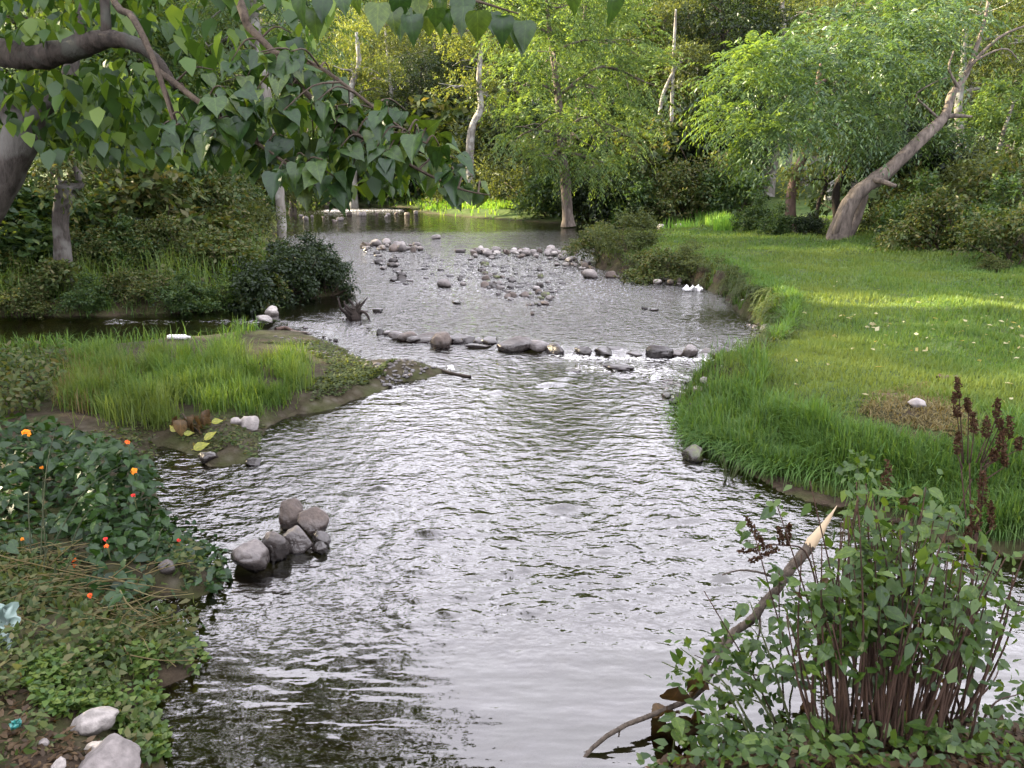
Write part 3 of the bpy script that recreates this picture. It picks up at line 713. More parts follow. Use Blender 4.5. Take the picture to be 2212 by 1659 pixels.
# left wood that shades the stream, each crown grown where it stands
LEFT = [(-8.2, 18.0, 6.4, 2.1, 'mid'), (-10.2, 22.5, 7.8, 2.4, 'olive'), (-11.5, 15.0, 12, 3.2, 'mid'), (-12.6, 27.5, 9, 2.8, 'mid'), (-11.4, 33.5, 9, 2.6, 'olive'), (-15.0, 39.0, 11, 3.2, 'mid'),
        (-15.5, 20.0, 13, 3.4, 'dark'), (-17.0, 31.0, 14, 3.6, 'mid'), (-13.0, 9.5, 12, 3.2, 'mid'), (-10.0, 5.0, 11, 3.0, 'olive'), (-19.0, 46.0, 14, 3.8, 'olive'), (-15.0, 51.5, 13, 3.4, 'mid'), (-19, 13.5, 14, 3.8, 'dark'),
        (-20, 24, 15, 4.0, 'mid'), (-21, 37, 15, 4.0, 'dark'), (-16, 3.0, 13, 3.6, 'mid'), (-12.5, 45.0, 11, 3.0, 'mid'), (-14.5, 33.0, 10, 2.8, 'dark'), (-22, 7, 16, 4.6, 'mid'), (-23, 14, 17, 4.8, 'mid'), (-25, 20, 18, 4.8, 'olive'), (-26, 28, 18, 5.0, 'mid'), (-18, 9, 14, 4.0, 'mid'), (-26, 37, 18, 5.0, 'mid')]  # last entries stand out of view, added to block sun on the lawn
for i, (x_, y_, h, cr, mt) in enumerate(LEFT):
    z_ = hz(x_, y_); b = np.array([x_, y_, z_ - 0.1])
    lob = [(c + b, r) for c, r in gen_lobes(h, cr, 9, 0.22)]
    path = [b, b + [rng.uniform(-.3, .3), 0, h * .3], b + [rng.uniform(-.5, .5), rng.uniform(-.4, .4), h * .6], b + [rng.uniform(-.6, .6), 0, h * .92]]
    near_ = y_ < 24
    nm = {'mid': 'leafy green', 'olive': 'olive green', 'dark': 'dark leaved'}[mt]
    put_tree('bank_tree', f"{'low' if h < 9.5 else 'tall'} {nm} tree {'deep in' if x_ < -17 else 'at the front of'} the shady left bank wood", b, path, 0.2, 0.04, lob, mt, 'bark', 2900, 7, 0.15 if near_ else 0.18, 0.5, 0.45, 0.5, False, 'trees of the left bank wood', True, fill=0.5)

# bright feathery tree in the middle
b = G(1228, 484, 0.25); Yt = b[1]
pt = lambda u, v, dy=0.0: PT(u, v, Yt + dy)
put_tree('feathery_tree', 'tall bright green feathery tree on the far bank with slim trunk', b - [0, 0, .1], [b - [0, 0, .1], pt(1222, 400), pt(1212, 300), pt(1205, 200), pt(1190, 90), pt(1180, 0)], 0.24, 0.05,
         [(pt(1110, 190, -.5), (1.4, 1.4, 1.2)), (pt(1200, 120, -.8), (1.7, 1.6, 1.5)), (pt(1290, 190), (1.6, 1.6, 1.5)), (pt(1150, 280, -1), (1.6, 1.5, 1.2)), (pt(1250, 300, -1), (1.6, 1.5, 1.3)),
          (pt(1190, 345, -1.2), (1.1, 1.1, .7)), (pt(1340, 280, .4), (1.4, 1.4, 1.2)), (pt(1120, 70, .3), (1.5, 1.5, 1.4)), (pt(1230, 10), (2.0, 1.8, 1.7)), (pt(1330, 90, .5), (1.7, 1.6, 1.5)), (pt(1400, 180, .6), (1.5, 1.5, 1.4)), (pt(1160, -80), (2, 2, 1.6)), (pt(1300, -80), (2, 2, 1.6)), (pt(1290, 365, -.6), (1.0, 1.0, .6))],
         'feather', 'bark', 3300, 12, 0.17, 0.75, 0.30, 0.85, True, fill=0.3)

# leaning tree on the right bank
b = TG(1808, 516); Yt = b[1]
root = thing('leaning_tree', 'leaning grey trunked tree with drooping compound leaves at the lawn edge', 'tree', b)
tp = [b - [0, 0, .15], pt(1822, 470), pt(1850, 420), pt(1915, 372), pt(1990, 300), pt(2040, 252, .3), pt(2055, 205, .4), pt(2085, 165, .5), pt(2110, 100, .6), pt(2128, 40, .7), pt(2140, -40, .8)]
mb = MB(); sp = spline(tp, 46); n = len(sp)
mb.add(*tube(sp - b, np.interp(np.linspace(0, 1, n), [0, .08, .2, .45, .52, .7, 1], [.33, .235, .2, .15, .115, .07, .025]), 12, 0.06))
for pts, r0, r1 in [([pt(1880, 388), pt(1905, 392, -.3), pt(1935, 402, -.6)], .10, .05), ([pt(2040, 252, .3), pt(2065, 250, .2), pt(2100, 252, .1)], .08, .03),
                    ([pt(2030, 258, .3), pt(2000, 230, .1), pt(1978, 205, 0), pt(2015, 180, -.1), pt(2045, 168, -.1)], .035, .012),
                    ([pt(2070, 190, .4), pt(2050, 150, .2), pt(2060, 110, .1)], .05, .015), ([pt(2095, 140, .5), pt(2160, 80, .3), pt(2230, 50, .2)], .05, .02),
                    ([pt(2080, 170, .5), pt(2110, 130, .3), pt(2170, 105, .2), pt(2200, 130, .2)], .04, .012),
                    ([b + [.25, .1, -.1], pt(1850, 475, .5), pt(1868, 420, .5)], .14, .12), ([b + [-.15, -.05, -.1], pt(1812, 480, -.2), pt(1835, 430, -.1)], .10, .08)]:
    s_ = spline(pts, 12); mb.add(*tube(s_ - b, np.linspace(r0, r1, 12), 7, 0.05))
link('trunk', mb.mesh('leaning_trunk', M['bark'], True), root)
lob = [(pt(1700, 170, -.8), (1.0, 1.0, .8)), (pt(1780, 200, -1.0), (1.1, 1.0, .9)), (pt(1860, 150, -.8), (1.2, 1.1, .9)), (pt(1930, 210, .9), (1.1, 1.0, .8)), (pt(1730, 260, -1.2), (1.0, 1.0, .7)), (pt(1805, 270, .5), (1.2, 1.0, .7)),
       (pt(1925, 285, 1.0), (1.0, .9, .7)), (pt(1990, 140, 1.1), (1.1, 1.0, .9)), (pt(1790, 110, -.4), (1.1, 1.0, .8)), (pt(1900, 80, 0), (1.3, 1.1, .9)), (pt(2010, 60, 1.2), (1.2, 1.1, .9)), (pt(1660, 230, -1), (.8, .8, .7)), (pt(2080, 60, 1.6), (1.1, 1, .9)), (pt(2050, 330, 1.2), (.6, .6, .5)), (pt(1640, 170, -.6), (.8, .8, .7)), (pt(1700, 310, -1.3), (.8, .8, .5)), (pt(1850, 325, 1.2), (1.0, .8, .45))]
cm = crown([(np.asarray(c) - b, np.asarray(r)) for c, r in lob], 1750, 13, 0.155, 0.74, 0.29, 0.95, True, fill=0.3)
link('crown', cm.mesh('leaning_crown', M['pinnate']), root)
lob = [(pt(1590, 190, -1.6), (.75, .8, .75)), (pt(1575, 260, -1.6), (.6, .7, .5)), (pt(1640, 300, -1.5), (.7, .7, .45)), (pt(1620, 130, -1.3), (.5, .6, .4))]
link('foliage_spray', crown([(np.asarray(c) - b, np.asarray(r)) for c, r in lob], 360, 13, 0.13, 0.6, 0.30, 0.8, True, fill=0.3).mesh('leaning_spray', M['spray']), root)

def simple_tree(name, label, pts, r0, r1, lobes, mt, bk, n_=500, K=8, ln=0.13, tl=.45, pin=False, group=None, droop=.5, limb=.5):
    return put_tree(name, label, pts[0], pts, r0, r1, lobes, mt, bk, n_, K, ln, tl, 0.4, droop, pin, group, False, limb)
b = TG(1712, 500); Yt = b[1] - .3; b = np.array([pt(1712, 470)[0], Yt, hz(pt(1712, 470)[0], Yt) - .1])
simple_tree('red_barked_tree', 'straight reddish brown trunk standing left of the leaning tree', [b, pt(1708, 430), pt(1722, 370), pt(1742, 320), pt(1760, 240), pt(1770, 150)], .17, .06,
            [(pt(1770, 220, 1), (1.2, 1, .7)), (pt(1840, 180, 1), (1.2, 1, .8)), (pt(1700, 210, 1), (1, .9, .6)), (pt(1790, 130, 1), (1.3, 1, .9))], 'pinnate', 'barkred', 800, 12, .13, .6, True, droop=.8)
Yt = TG(1840, 505)[1] + 1.6
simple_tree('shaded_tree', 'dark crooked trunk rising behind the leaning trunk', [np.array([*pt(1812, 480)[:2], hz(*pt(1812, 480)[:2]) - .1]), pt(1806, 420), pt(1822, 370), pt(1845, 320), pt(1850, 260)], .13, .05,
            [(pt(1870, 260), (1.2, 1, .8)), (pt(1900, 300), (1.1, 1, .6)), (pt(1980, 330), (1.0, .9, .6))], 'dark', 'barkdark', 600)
simple_tree('shaded_tree', 'thin dark forked stem between the red trunk and the leaning trunk', [np.array([*pt(1765, 480)[:2], hz(*pt(1765, 480)[:2]) - .1]), pt(1768, 440), pt(1785, 400), pt(1782, 370), pt(1790, 330)], .06, .03,
            [(pt(1790, 330), (.8, .8, .4)), (pt(1730, 390), (.5, .5, .3))], 'gold', 'barkdark', 260)
Yt = 27
simple_tree('pale_trunk_tree', 'pale grey ringed upright trunk behind the leaning tree', [np.array([*pt(2072, 470)[:2], hz(*pt(2072, 470)[:2]) - .1]), pt(2072, 380), pt(2076, 310), pt(2070, 240), pt(2080, 150), pt(2085, 60)], .17, .07,
            [(pt(2080, 120), (1.4, 1.2, 1)), (pt(2160, 190), (1.3, 1.2, .9)), (pt(2120, 30), (1.5, 1.3, 1.1)), (pt(2210, 90), (1.5, 1.3, 1.1))], 'olive', 'barkpale', 1100)
Yt = 22
simple_tree('pale_bent_tree', 'thin bent whitish trunk near the right edge', [np.array([*pt(2092, 480)[:2], hz(*pt(2092, 480)[:2]) - .1]), pt(2105, 430), pt(2125, 395), pt(2150, 350), pt(2168, 285), pt(2190, 220)], .09, .035,
            [(pt(2180, 250), (.9, .8, .5)), (pt(2215, 210), (.9, .8, .6)), (pt(2200, 330, -.5), (.6, .6, .4)), (pt(2190, 380, -.6), (.6, .6, .4))], 'feather', 'barkpale', 420, 9, .15, .5)
Yt = 46
simple_tree('sunlit_trunk_tree', 'pale trunk catching the sun beside the dark thicket', [np.array([*pt(1020, 470)[:2], hz(*pt(1020, 470)[:2]) - .1]), pt(1015, 330), pt(1022, 270), pt(1038, 235), pt(1035, 170), pt(1040, 90)], .26, .1,
            [(pt(1020, 130), (1.6, 1.4, 1.1)), (pt(980, 190), (1.2, 1.2, .7)), (pt(1050, 200), (1, 1, .6)), (pt(990, 70), (1.5, 1.4, 1))], 'gold', 'barkpale', 650, 8, .17, .5)
Yt = 52
simple_tree('branching_tree', 'bare branched pale trunk under yellow leaves beyond the stream', [np.array([*pt(765, 450)[:2], hz(*pt(765, 450)[:2]) - .1]), pt(762, 330), pt(758, 200), pt(775, 140), pt(770, 70)], .26, .1,
            [(pt(775, 90), (1.6, 1.4, 1)), (pt(820, 160), (1.5, 1.3, .8)), (pt(740, 150), (1.5, 1.3, .8))], 'gold', 'barkpale', 600, 8, .17, .5)
Yt = 44
for pts, lab in (([pt(1470, 130), pt(1440, 185), pt(1425, 250), pt(1415, 470)], 'slim pale trunk leaning in the wood right of the feathery tree'), ([pt(1460, 20), pt(1455, 130), pt(1450, 300), pt(1450, 470)], 'slim upright pale trunk in the wood right of the feathery tree')):
    q0 = pts[-1]; q0[2] = hz(q0[0], q0[1]) - .1
    simple_tree('slim_tree', lab, pts[::-1], .13, .05, [(pts[0], (1.1, 1, .8)), (pts[1] + [.8, 0, 0], (.9, .9, .6))], 'olive', 'barkpale', 300, 8, .16, .5)

# left bank trunks
Yt = 13.0
b = np.array([*pt(128, 530)[:2], 0]); b[2] = hz(b[0], b[1]) - .1
root = thing('snag_tree', 'pale broken hollow tree trunk on the left bank', 'dead tree', b)
mb = MB()
for pts, rr in (([b, pt(130, 480), pt(140, 430), pt(142, 400)], [.16, .12, .14, .17]), ([pt(142, 405), pt(168, 400), pt(172, 385), pt(158, 352), pt(150, 330)], [.11, .075, .065, .05, .035]), ([pt(140, 405), pt(122, 392), pt(115, 370), pt(118, 350)], [.11, .06, .05, .03])):
    s_ = spline(pts, 14); mb.add(*tube(s_ - b, np.interp(np.linspace(0, 1, 14), np.linspace(0, 1, len(rr)), rr), 10, .07))
link('trunk', mb.mesh('broken_trunk', M['barkmottled'], True), root)
p_, o_ = lobe_points([(pt(140, 345) - b, (.5, .5, .3)), (pt(140, 380, -.2) - b, (.2, .2, .3))], 130); mb = MB(); twig_leaves(mb, p_, o_, .3, 6, .11, .5, .7)
link('foliage', mb.mesh('broken_trunk_leaves', M['scrub']), root)
Yt = 21.0
b = np.array([*pt(606, 525)[:2], 0]); b[2] = hz(b[0], b[1]) - .1
put_tree('slender_tree', 'slender grey trunk at the waterside on the left bank', b, [b, pt(608, 480), pt(602, 400), pt(590, 300), pt(575, 200), pt(558, 90), pt(545, 0), pt(535, -80)], .13, .09,
         [(pt(560, 60, .5), (1.5, 1.3, 1.1)), (pt(480, 20, .6), (1.6, 1.4, 1.2)), (pt(640, 20, .5), (1.4, 1.3, 1.0)), (pt(430, 110, .8), (1.4, 1.3, .9)), (pt(540, -80), (2, 1.7, 1.3)), (pt(520, 170, .8), (1.1, 1, .7))], 'pinnate', 'barkpale', 1200, 11, .13, .6, .32, .8, True, carve=True)

# ------------------------------------------------------------------ shrubs
shr = {}
def shrub_proto(key, mat_, bk, n_, K, ln, ratio=.5, tall=1.0, droop=.4, pin=False):
    lob = []
    for _ in range(15):
        a_, d_ = rng.uniform(0, 6.28), .72 * rng.random() ** .6
        lob.append((np.array([d_ * math.cos(a_), d_ * math.sin(a_), rng.uniform(.1, 1.0) * (1.05 - .6 * d_) * tall]), np.array([rng.uniform(.16, .36), rng.uniform(.16, .36), rng.uniform(.12, .3) * tall])))
    root = thing('shrub', 'shrub', 'shrub', (0, 0, 0))
    mb = MB()
    for k in range(15):
        e = lob[k % 15][0] + rvec(1)[0] * .25; a = np.array([rng.uniform(-.12, .12), rng.uniform(-.12, .12), -.1])
        mb.add(*tube(spline([a, (a + e) / 2 + rng.standard_normal(3) * .06, e], 6), np.linspace(.016, .005, 6), 5))
    link('stem', mb.mesh('shrub_stem', M[bk], True), root)
    link('foliage', crown(lob, n_, K, ln, .3, ratio, droop, pin, fill=.5).mesh('shrub_foliage', M[mat_]), root)
    shr[key] = [root, False]
shrub_proto('scrub', 'scrub', 'twig', 900, 7, .075)
shrub_proto('scrub2', 'scrub', 'twig', 600, 7, .13, .55)
shrub_proto('dark', 'dark', 'twig', 900, 7, .085, .55)
shrub_proto('mid', 'mid', 'twig', 900, 7, .085, .5)
shrub_proto('olive', 'olive', 'twig', 900, 8, .06, .4)
shrub_proto('bright', 'cover', 'stemgreen', 700, 7, .08, .5)
def shrub(key, x_, y_, s, sz, label, group=None):
    r, u_ = shr[key]
    o = copy_tree(r) if u_ else r
    shr[key][1] = True
    o.location = (x_, y_, hz(x_, y_) - .03); o.rotation_euler = (0, 0, rng.uniform(0, 6.28)); o.scale = (s, s, s * sz)
    o['label'] = label
    if group: o['group'] = group
    return o
# left bank thicket: (u, v of foot on the bank, size)
THK = [(30, 660, 1.3, 'scrub'), (120, 640, 1.3, 'scrub2'), (210, 655, 1.1, 'mid'), (300, 640, 1.3, 'scrub'), (390, 645, 1.2, 'mid'), (470, 640, 1.1, 'bright'), (560, 640, 1.1, 'scrub2'),
       (30, 600, 1.2, 'scrub2'), (215, 575, 1.4, 'scrub'), (280, 575, 1.6, 'mid'), (380, 570, 1.6, 'scrub'), (470, 575, 1.6, 'scrub2'), (-40, 620, 1.5, 'mid'), (240, 520, 1.6, 'scrub'),
       (340, 525, 2.1, 'scrub2'), (440, 525, 2.1, 'scrub'), (520, 530, 1.9, 'olive'), (-30, 540, 1.6, 'scrub'), (-60, 560, 2.0, 'scrub2'), (300, 490, 2.6, 'mid'), (420, 485, 2.6, 'scrub'), (180, 490, 2.4, 'olive'), (520, 490, 2.2, 'mid'), (80, 480, 2.8, 'mid')]
for u, v, s, k in THK:
    p = TG(u, v)
    nmn = {'scrub': 'brownish green tangled shrub', 'scrub2': 'broad leaved dull green shrub', 'mid': 'fresh green shrub', 'bright': 'bright green leafy shrub', 'olive': 'fine leaved olive shrub'}[k]
    pl = 'at the edge of the backwater' if v > 610 else 'on the left bank slope by the broken trunk' if u < 330 else 'on the left bank slope by the slender trunk'
    shrub(k, p[0], p[1], s * (.5 if v > 545 else .72), rng.uniform(.7, 1.05), f'{nmn} {pl}', 'shrubs of the left bank thicket')
for u, v, s, lab in ((560, 640, 1.35, 'dark leafy shrub below the slender trunk'), (640, 645, 1.3, 'dark leafy shrub beside the stream inside the left bend'), (705, 640, 1.15, 'dark green shrub overhanging the stream at the tip of the left bank'), (650, 590, 1.2, 'dark twiggy shrub behind the overhanging tip of the left bank')):
    p = TG(u, v); shrub('dark', p[0], p[1], s * .6, .95, lab)
# far bank and right bank shrubs
Yt = 41
for u, v, s, k, lab in ((1060, 458, 4.2, 'olive', 'large rounded fine leaved olive bush at the far bank left of the feathery tree'), (1135, 468, 3.0, 'olive', 'smaller olive bush at the foot of the feathery tree'), (1190, 474, 2.2, 'mid', 'low green bush under the feathery tree'),
                        (1290, 478, 2.0, 'dark', 'dark bush right of the feathery tree foot'), (1370, 478, 2.0, 'mid', 'green bush on the far bank right of the feathery trunk'), (1440, 478, 2.2, 'scrub', 'brownish bush by the clearing on the far bank'),
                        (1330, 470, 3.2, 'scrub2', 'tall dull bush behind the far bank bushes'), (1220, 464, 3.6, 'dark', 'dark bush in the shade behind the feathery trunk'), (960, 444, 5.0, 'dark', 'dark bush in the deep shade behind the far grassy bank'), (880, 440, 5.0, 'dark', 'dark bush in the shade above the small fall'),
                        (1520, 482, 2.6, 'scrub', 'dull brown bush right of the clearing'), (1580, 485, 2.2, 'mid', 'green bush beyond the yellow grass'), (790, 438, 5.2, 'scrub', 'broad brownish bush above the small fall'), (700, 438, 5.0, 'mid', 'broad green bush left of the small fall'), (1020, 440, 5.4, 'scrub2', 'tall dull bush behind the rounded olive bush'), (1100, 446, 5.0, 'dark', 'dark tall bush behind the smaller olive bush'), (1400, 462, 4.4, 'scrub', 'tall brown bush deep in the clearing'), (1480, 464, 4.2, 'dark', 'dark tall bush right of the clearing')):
    p = TG(u, v); shrub(k, p[0] * (1 + 1.15 * s / p[1]), p[1] + 1.15 * s, s * .95, 1.1, lab)
for u, v, s, k, lab in ((1640, 503, 1.0, 'mid', 'green shrub left of the red barked trunk'), (1690, 510, .8, 'mid', 'green shrub at the foot of the red barked trunk'), (1745, 512, .7, 'dark', 'dark shrub against the leaning trunk'), (1955, 512, 1.3, 'scrub', 'dull shrub some way right of the leaning trunk foot'),
                        (1960, 528, 1.5, 'mid', 'leafy green shrub at the lawn edge below the dark foliage'), (2040, 540, 1.5, 'scrub', 'broad leaved shrub at the lawn edge below the bent trunk'), (2120, 552, 1.5, 'mid', 'fresh green shrub at the lawn edge near the right side'), (2190, 570, 1.4, 'scrub', 'brownish shrub at the lawn edge at the right side'),
                        (2000, 505, 2.0, 'scrub', 'twiggy brown shrub behind the lawn edge shrubs'), (2100, 515, 2.2, 'olive', 'fine leaved shrub below the bent pale trunk'), (2200, 525, 2.3, 'scrub', 'dull tall shrub behind the lawn at the right side'), (1990, 430, 1.7, 'mid', 'dark green hanging bush behind the leaning trunk'), (1900, 480, 1.8, 'gold', ''), (1820, 480, 1.6, 'gold', '')):
    if k == 'gold': continue
    p = TG(u, v); shrub(k, p[0], p[1], s * .85, 1.05, lab)
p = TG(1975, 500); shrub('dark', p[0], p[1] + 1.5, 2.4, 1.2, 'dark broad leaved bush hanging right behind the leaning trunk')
for u, v, s, k, lab in ((1310, 562, .95, 'scrub', 'brown green scrub at the tip of the eroded bank'), (1365, 562, 1.0, 'olive', 'fine leaved scrub on the tip of the eroded bank'), (1430, 570, .9, 'scrub', 'low scrub hanging over the eroded bank'), (1500, 585, .75, 'olive', 'small olive scrub on the bank edge above the white scrap')):
    p = TG(u, v); shrub(k, p[0], p[1] + .2, s, .85, lab)
p = TG(2150, 585); shrub('scrub', p[0], p[1], .3, 1.0, 'tiny brown weed standing alone on the lawn')
# place holders of shrub kinds never used go away
for k, (r, u_) in list(shr.items()):
    if not u_:
        for ch in list(r.children): bpy.data.objects.remove(ch)
        bpy.data.objects.remove(r)
#@@PART3
# ------------------------------------------------------------------ grass
def blades(P, h, w, lean, segs=1, curl=0.6):
    n = len(P); mb = MB()
    az = rng.uniform(0, 2 * np.pi, n); side = np.stack([np.cos(az), np.sin(az), np.zeros(n)], -1)
    fw = np.stack([-np.sin(az), np.cos(az), np.zeros(n)], -1) * lean[:, None]
    up = np.array([0, 0, 1.0])
    if segs == 1:
        v = np.stack([P - side * w[:, None] / 2, P + side * w[:, None] / 2, P + up * h[:, None] + fw * h[:, None]], 1)
        mb.add(v, None, np.arange(n * 3).reshape(-1, 3))
    else:
        vs = []
        for s in (0.0, 0.4, 0.75):
            c = P + up * (h * (s - 0.28 * curl * np.abs(lean) * s ** 3))[:, None] + fw * (h * s ** 1.8)[:, None]
            ww = (w * (1 - 0.55 * s) / 2)[:, None]
            vs += [c - side * ww, c + side * ww]
        vs.append(P + up * (h * (1 - 0.5 * curl * np.abs(lean)))[:, None] + fw * h[:, None] * 1.05)
        v = np.stack(vs, 1); k = (np.arange(n) * 7)[:, None]
        mb.add(v, np.concatenate([k + np.array([[0, 1, 3, 2]]), k + np.array([[2, 3, 5, 4]])]), k + np.array([[4, 5, 6]]))
    return mb
def scatter_v(poly, n, z=0.2):                     # places whose sight falls inside poly
    poly = np.array(poly, float); lo, hi = poly.min(0), poly.max(0); out_ = []
    while sum(map(len, out_)) < n:
        uv = rng.uniform(lo, hi, (n * 2, 2)); out_.append(uv[inpoly(poly, uv[:, 0], uv[:, 1])])
    uv = np.concatenate(out_)[:n]
    a = (uv[:, 0] - CX) / FPX; b_ = (CY - uv[:, 1]) / FPX
    d = np.stack([a, math.cos(PITCH) + b_ * math.sin(PITCH), -math.sin(PITCH) + b_ * math.cos(PITCH)], -1)
    t = (z - CAMH) / np.minimum(d[:, 2], -0.012)
    P = d * t[:, None] + np.array([0, 0, CAMH])
    for _ in range(3):
        zz = height(P[:, 0], P[:, 1]); t = (np.minimum(zz, 1.8) - CAMH) / np.minimum(d[:, 2], -0.012); P = d * t[:, None] + np.array([0, 0, CAMH])
    P[:, 2] = height(P[:, 0], P[:, 1])
    return P
# lawn turf: denser close by
n = 290000
yy = np.exp(rng.uniform(math.log(4.3), math.log(31), n)); xx = rng.uniform(0.02, 1.12, n) * yy
dd = poly_sd(SHORE, xx, yy)
bare = np.exp(-((xx - 3.1) / 0.45) ** 2 - ((yy - 5.7) / 0.5) ** 2)
k = (dd > 0.16 + 0.1 * pnoise(xx * 3, yy * 3, 9)) & (zones(xx, yy)[0] > 0.5) & (rng.random(n) > bare * 1.3)
xx, yy = xx[k], yy[k]; zz = height(xx, yy)
h = (0.028 + 0.03 * np.clip(fbm(xx * 1.2, yy * 1.2, 40) + .4, 0, 1.3)) * rng.uniform(.6, 1.5, len(xx)) * (1 + 0.03 * yy)
tag(link('lawn_grass', blades(np.stack([xx, yy, zz - .004], -1), h, 0.007 + 0.0011 * yy, rng.normal(0, .5, len(xx))).mesh('lawn_grass', M['lawn'])), 'short green turf covering the flat right bank', 'grass', kind='stuff')
# tall bank grass
TALL = [(1458, 892), (1500, 835), (1560, 800), (1640, 775), (1660, 800), (1620, 860), (1700, 880), (1790, 900), (1880, 950), (1960, 1040), (2010, 1000), (2060, 940), (2212, 930), (2700, 960), (2700, 1308), (2330, 1240), (2210, 1212), (2080, 1178), (1960, 1138), (1850, 1102), (1740, 1076), (1650, 1042), (1580, 1008), (1512, 968), (1468, 928)]
P = scatter_v(TALL, 42000)
dn = poly_sd(SHORE, P[:, 0], P[:, 1]); k = dn > -0.06; P, dn = P[k], dn[k]
dens = 0.5 + 0.9 * pnoise(P[:, 0] * 1.6, P[:, 1] * 1.6, 50); k = rng.random(len(P)) < np.clip(dens + .35, .2, 1); P = P[k]
h = (0.15 + 0.10 * np.clip(pnoise(P[:, 0] * 2.2, P[:, 1] * 2.2, 51) + .3, 0, 1.4)) * rng.uniform(.55, 1.5, len(P))
tag(link('bank_grass', blades(P, h, rng.uniform(.006, .011, len(P)), rng.normal(0, .65, len(P)), 3).mesh('bank_grass', M['tall'])), 'tall lush grass hanging over the right bank edge', 'grass', kind='stuff')
# fringe on the eroded bank
FR = [(1655, 740), (1640, 700), (1600, 670), (1585, 640), (1540, 615), (1480, 600), (1500, 575), (1600, 590), (1680, 620), (1730, 650), (1720, 700), (1690, 740)]
P = scatter_v(FR, 9000, .3); dn = poly_sd(SHORE, P[:, 0], P[:, 1]); P = P[(dn > .02) & (dn < .8)]
tag(link('fringe_grass', blades(P, rng.uniform(.08, .22, len(P)), rng.uniform(.008, .015, len(P)), rng.normal(0, .9, len(P)), 3).mesh('fringe_grass', M['tall'])), 'ragged grass fringe over the eroded upper right bank', 'grass', kind='stuff')
def hang(name, lab, poly, n_, lo, hi, h0, h1, mat='tall'):
    P = scatter_v(poly, n_, .25); dn = poly_sd(SHORE, P[:, 0], P[:, 1]); P = P[(dn > lo) & (dn < hi) & ((pnoise(P[:, 0] * 1.3, P[:, 1] * 1.3, 95) > -.12) | (P[:, 1] < 6.8))]
    gx1 = poly_sd(SHORE, P[:, 0] + .02, P[:, 1]) - poly_sd(SHORE, P[:, 0] - .02, P[:, 1]); gy1 = poly_sd(SHORE, P[:, 0], P[:, 1] + .02) - poly_sd(SHORE, P[:, 0], P[:, 1] - .02)
    dr = norm(np.column_stack([-gx1, -gy1, np.zeros(len(P))]) + .9 * rng.standard_normal((len(P), 3)) * [1, 1, 0] * .04)
    dr = norm(dr + .75 * rng.standard_normal((len(P), 3)) * [1, 1, 0]); sd_ = np.cross(dr, [0, 0, 1.0]); h = rng.uniform(h0, h1, len(P)); w = rng.uniform(.007, .013, len(P)) * np.clip(P[:, 1] / 7, 1, 2.2)
    vs = []
    for f_, up_, wd in ((0, 0, 1), (.35, .35, .85), (.75, .3, .6)):
        c_ = P + dr * (h * f_)[:, None] + np.array([0, 0, 1.0]) * (h * up_)[:, None]; vs += [c_ - sd_ * (w * wd / 2)[:, None], c_ + sd_ * (w * wd / 2)[:, None]]
    vs.append(P + dr * h[:, None] + np.array([0, 0, 1.0]) * (h * rng.uniform(-.35, .15, len(P)))[:, None])
    v = np.stack(vs, 1); k = (np.arange(len(P)) * 7)[:, None]; mb_ = MB().add(v, np.concatenate([k + np.array([[0, 1, 3, 2]]), k + np.array([[2, 3, 5, 4]])]), k + np.array([[4, 5, 6]]))
    tag(link(name, mb_.mesh(name, M[mat])), lab, 'grass', kind='stuff')
hang('trailing_grass', 'long grass trailing from the near right bank into the water', [(2700, 1330), (2330, 1260), (2080, 1195), (1850, 1120), (1650, 1060), (1500, 985), (1450, 900), (1500, 860), (1560, 960), (1750, 1040), (1950, 1090), (2330, 1170), (2700, 1230)], 6800, -.06, .5, .08, .3)
hang('cliff_grass', 'dark grass hanging down the eroded right bank', [(1270, 585), (1300, 530), (1480, 560), (1600, 590), (1700, 640), (1720, 700), (1680, 800), (1560, 840), (1480, 870), (1640, 760), (1560, 650), (1400, 612)], 14000, .08, .5, .12, .34, 'olive')
# mown dry patch on the right bank
P = scatter_v([(1880, 850), (1990, 830), (2090, 850), (2110, 930), (2020, 980), (1900, 960), (1850, 900)], 2600, .4)
tag(link('dry_grass', blades(P, rng.uniform(.015, .06, len(P)), rng.uniform(.006, .012, len(P)), rng.normal(0, 1.8, len(P)), 3).mesh('dry_grass', M['drygrass'])), 'flattened dry grass on the bare patch of the right bank', 'grass', kind='stuff')
# island grass
ISL = [(170, 880), (150, 800), (230, 765), (350, 775), (450, 772), (640, 748), (690, 770), (690, 820), (640, 860), (560, 885), (470, 900), (400, 920), (330, 915), (230, 905)]
C = scatter_v(ISL, 62, .14)
PP, HH, LL = [], [], []
for c_ in C:
    n_ = rng.integers(170, 300); rr = rng.uniform(.1, .2); o_ = rng.normal(0, rr * .5, (n_, 2))
    PP.append(np.column_stack([c_[0] + o_[:, 0], c_[1] + o_[:, 1]])); hh = rng.uniform(.16, .36); HH.append(hh * rng.uniform(.5, 1.15, n_)); LL.append(rng.normal(0, .55, n_))
PP = np.concatenate(PP); HH = np.concatenate(HH); LL = np.concatenate(LL)
k = poly_sd(SHORE, PP[:, 0], PP[:, 1]) > .02; PP, HH, LL = PP[k], HH[k], LL[k]
PP = np.column_stack([PP, height(PP[:, 0], PP[:, 1])])
tag(link('island_grass', blades(PP, HH, rng.uniform(.005, .009, len(PP)), LL, 3).mesh('island_grass', M['islandgrass'])), 'long bright green tufted grass on the gravel spit', 'grass', kind='stuff')
P = scatter_v([(110, 880), (140, 790), (240, 790), (260, 850), (200, 900)], 900, .14)
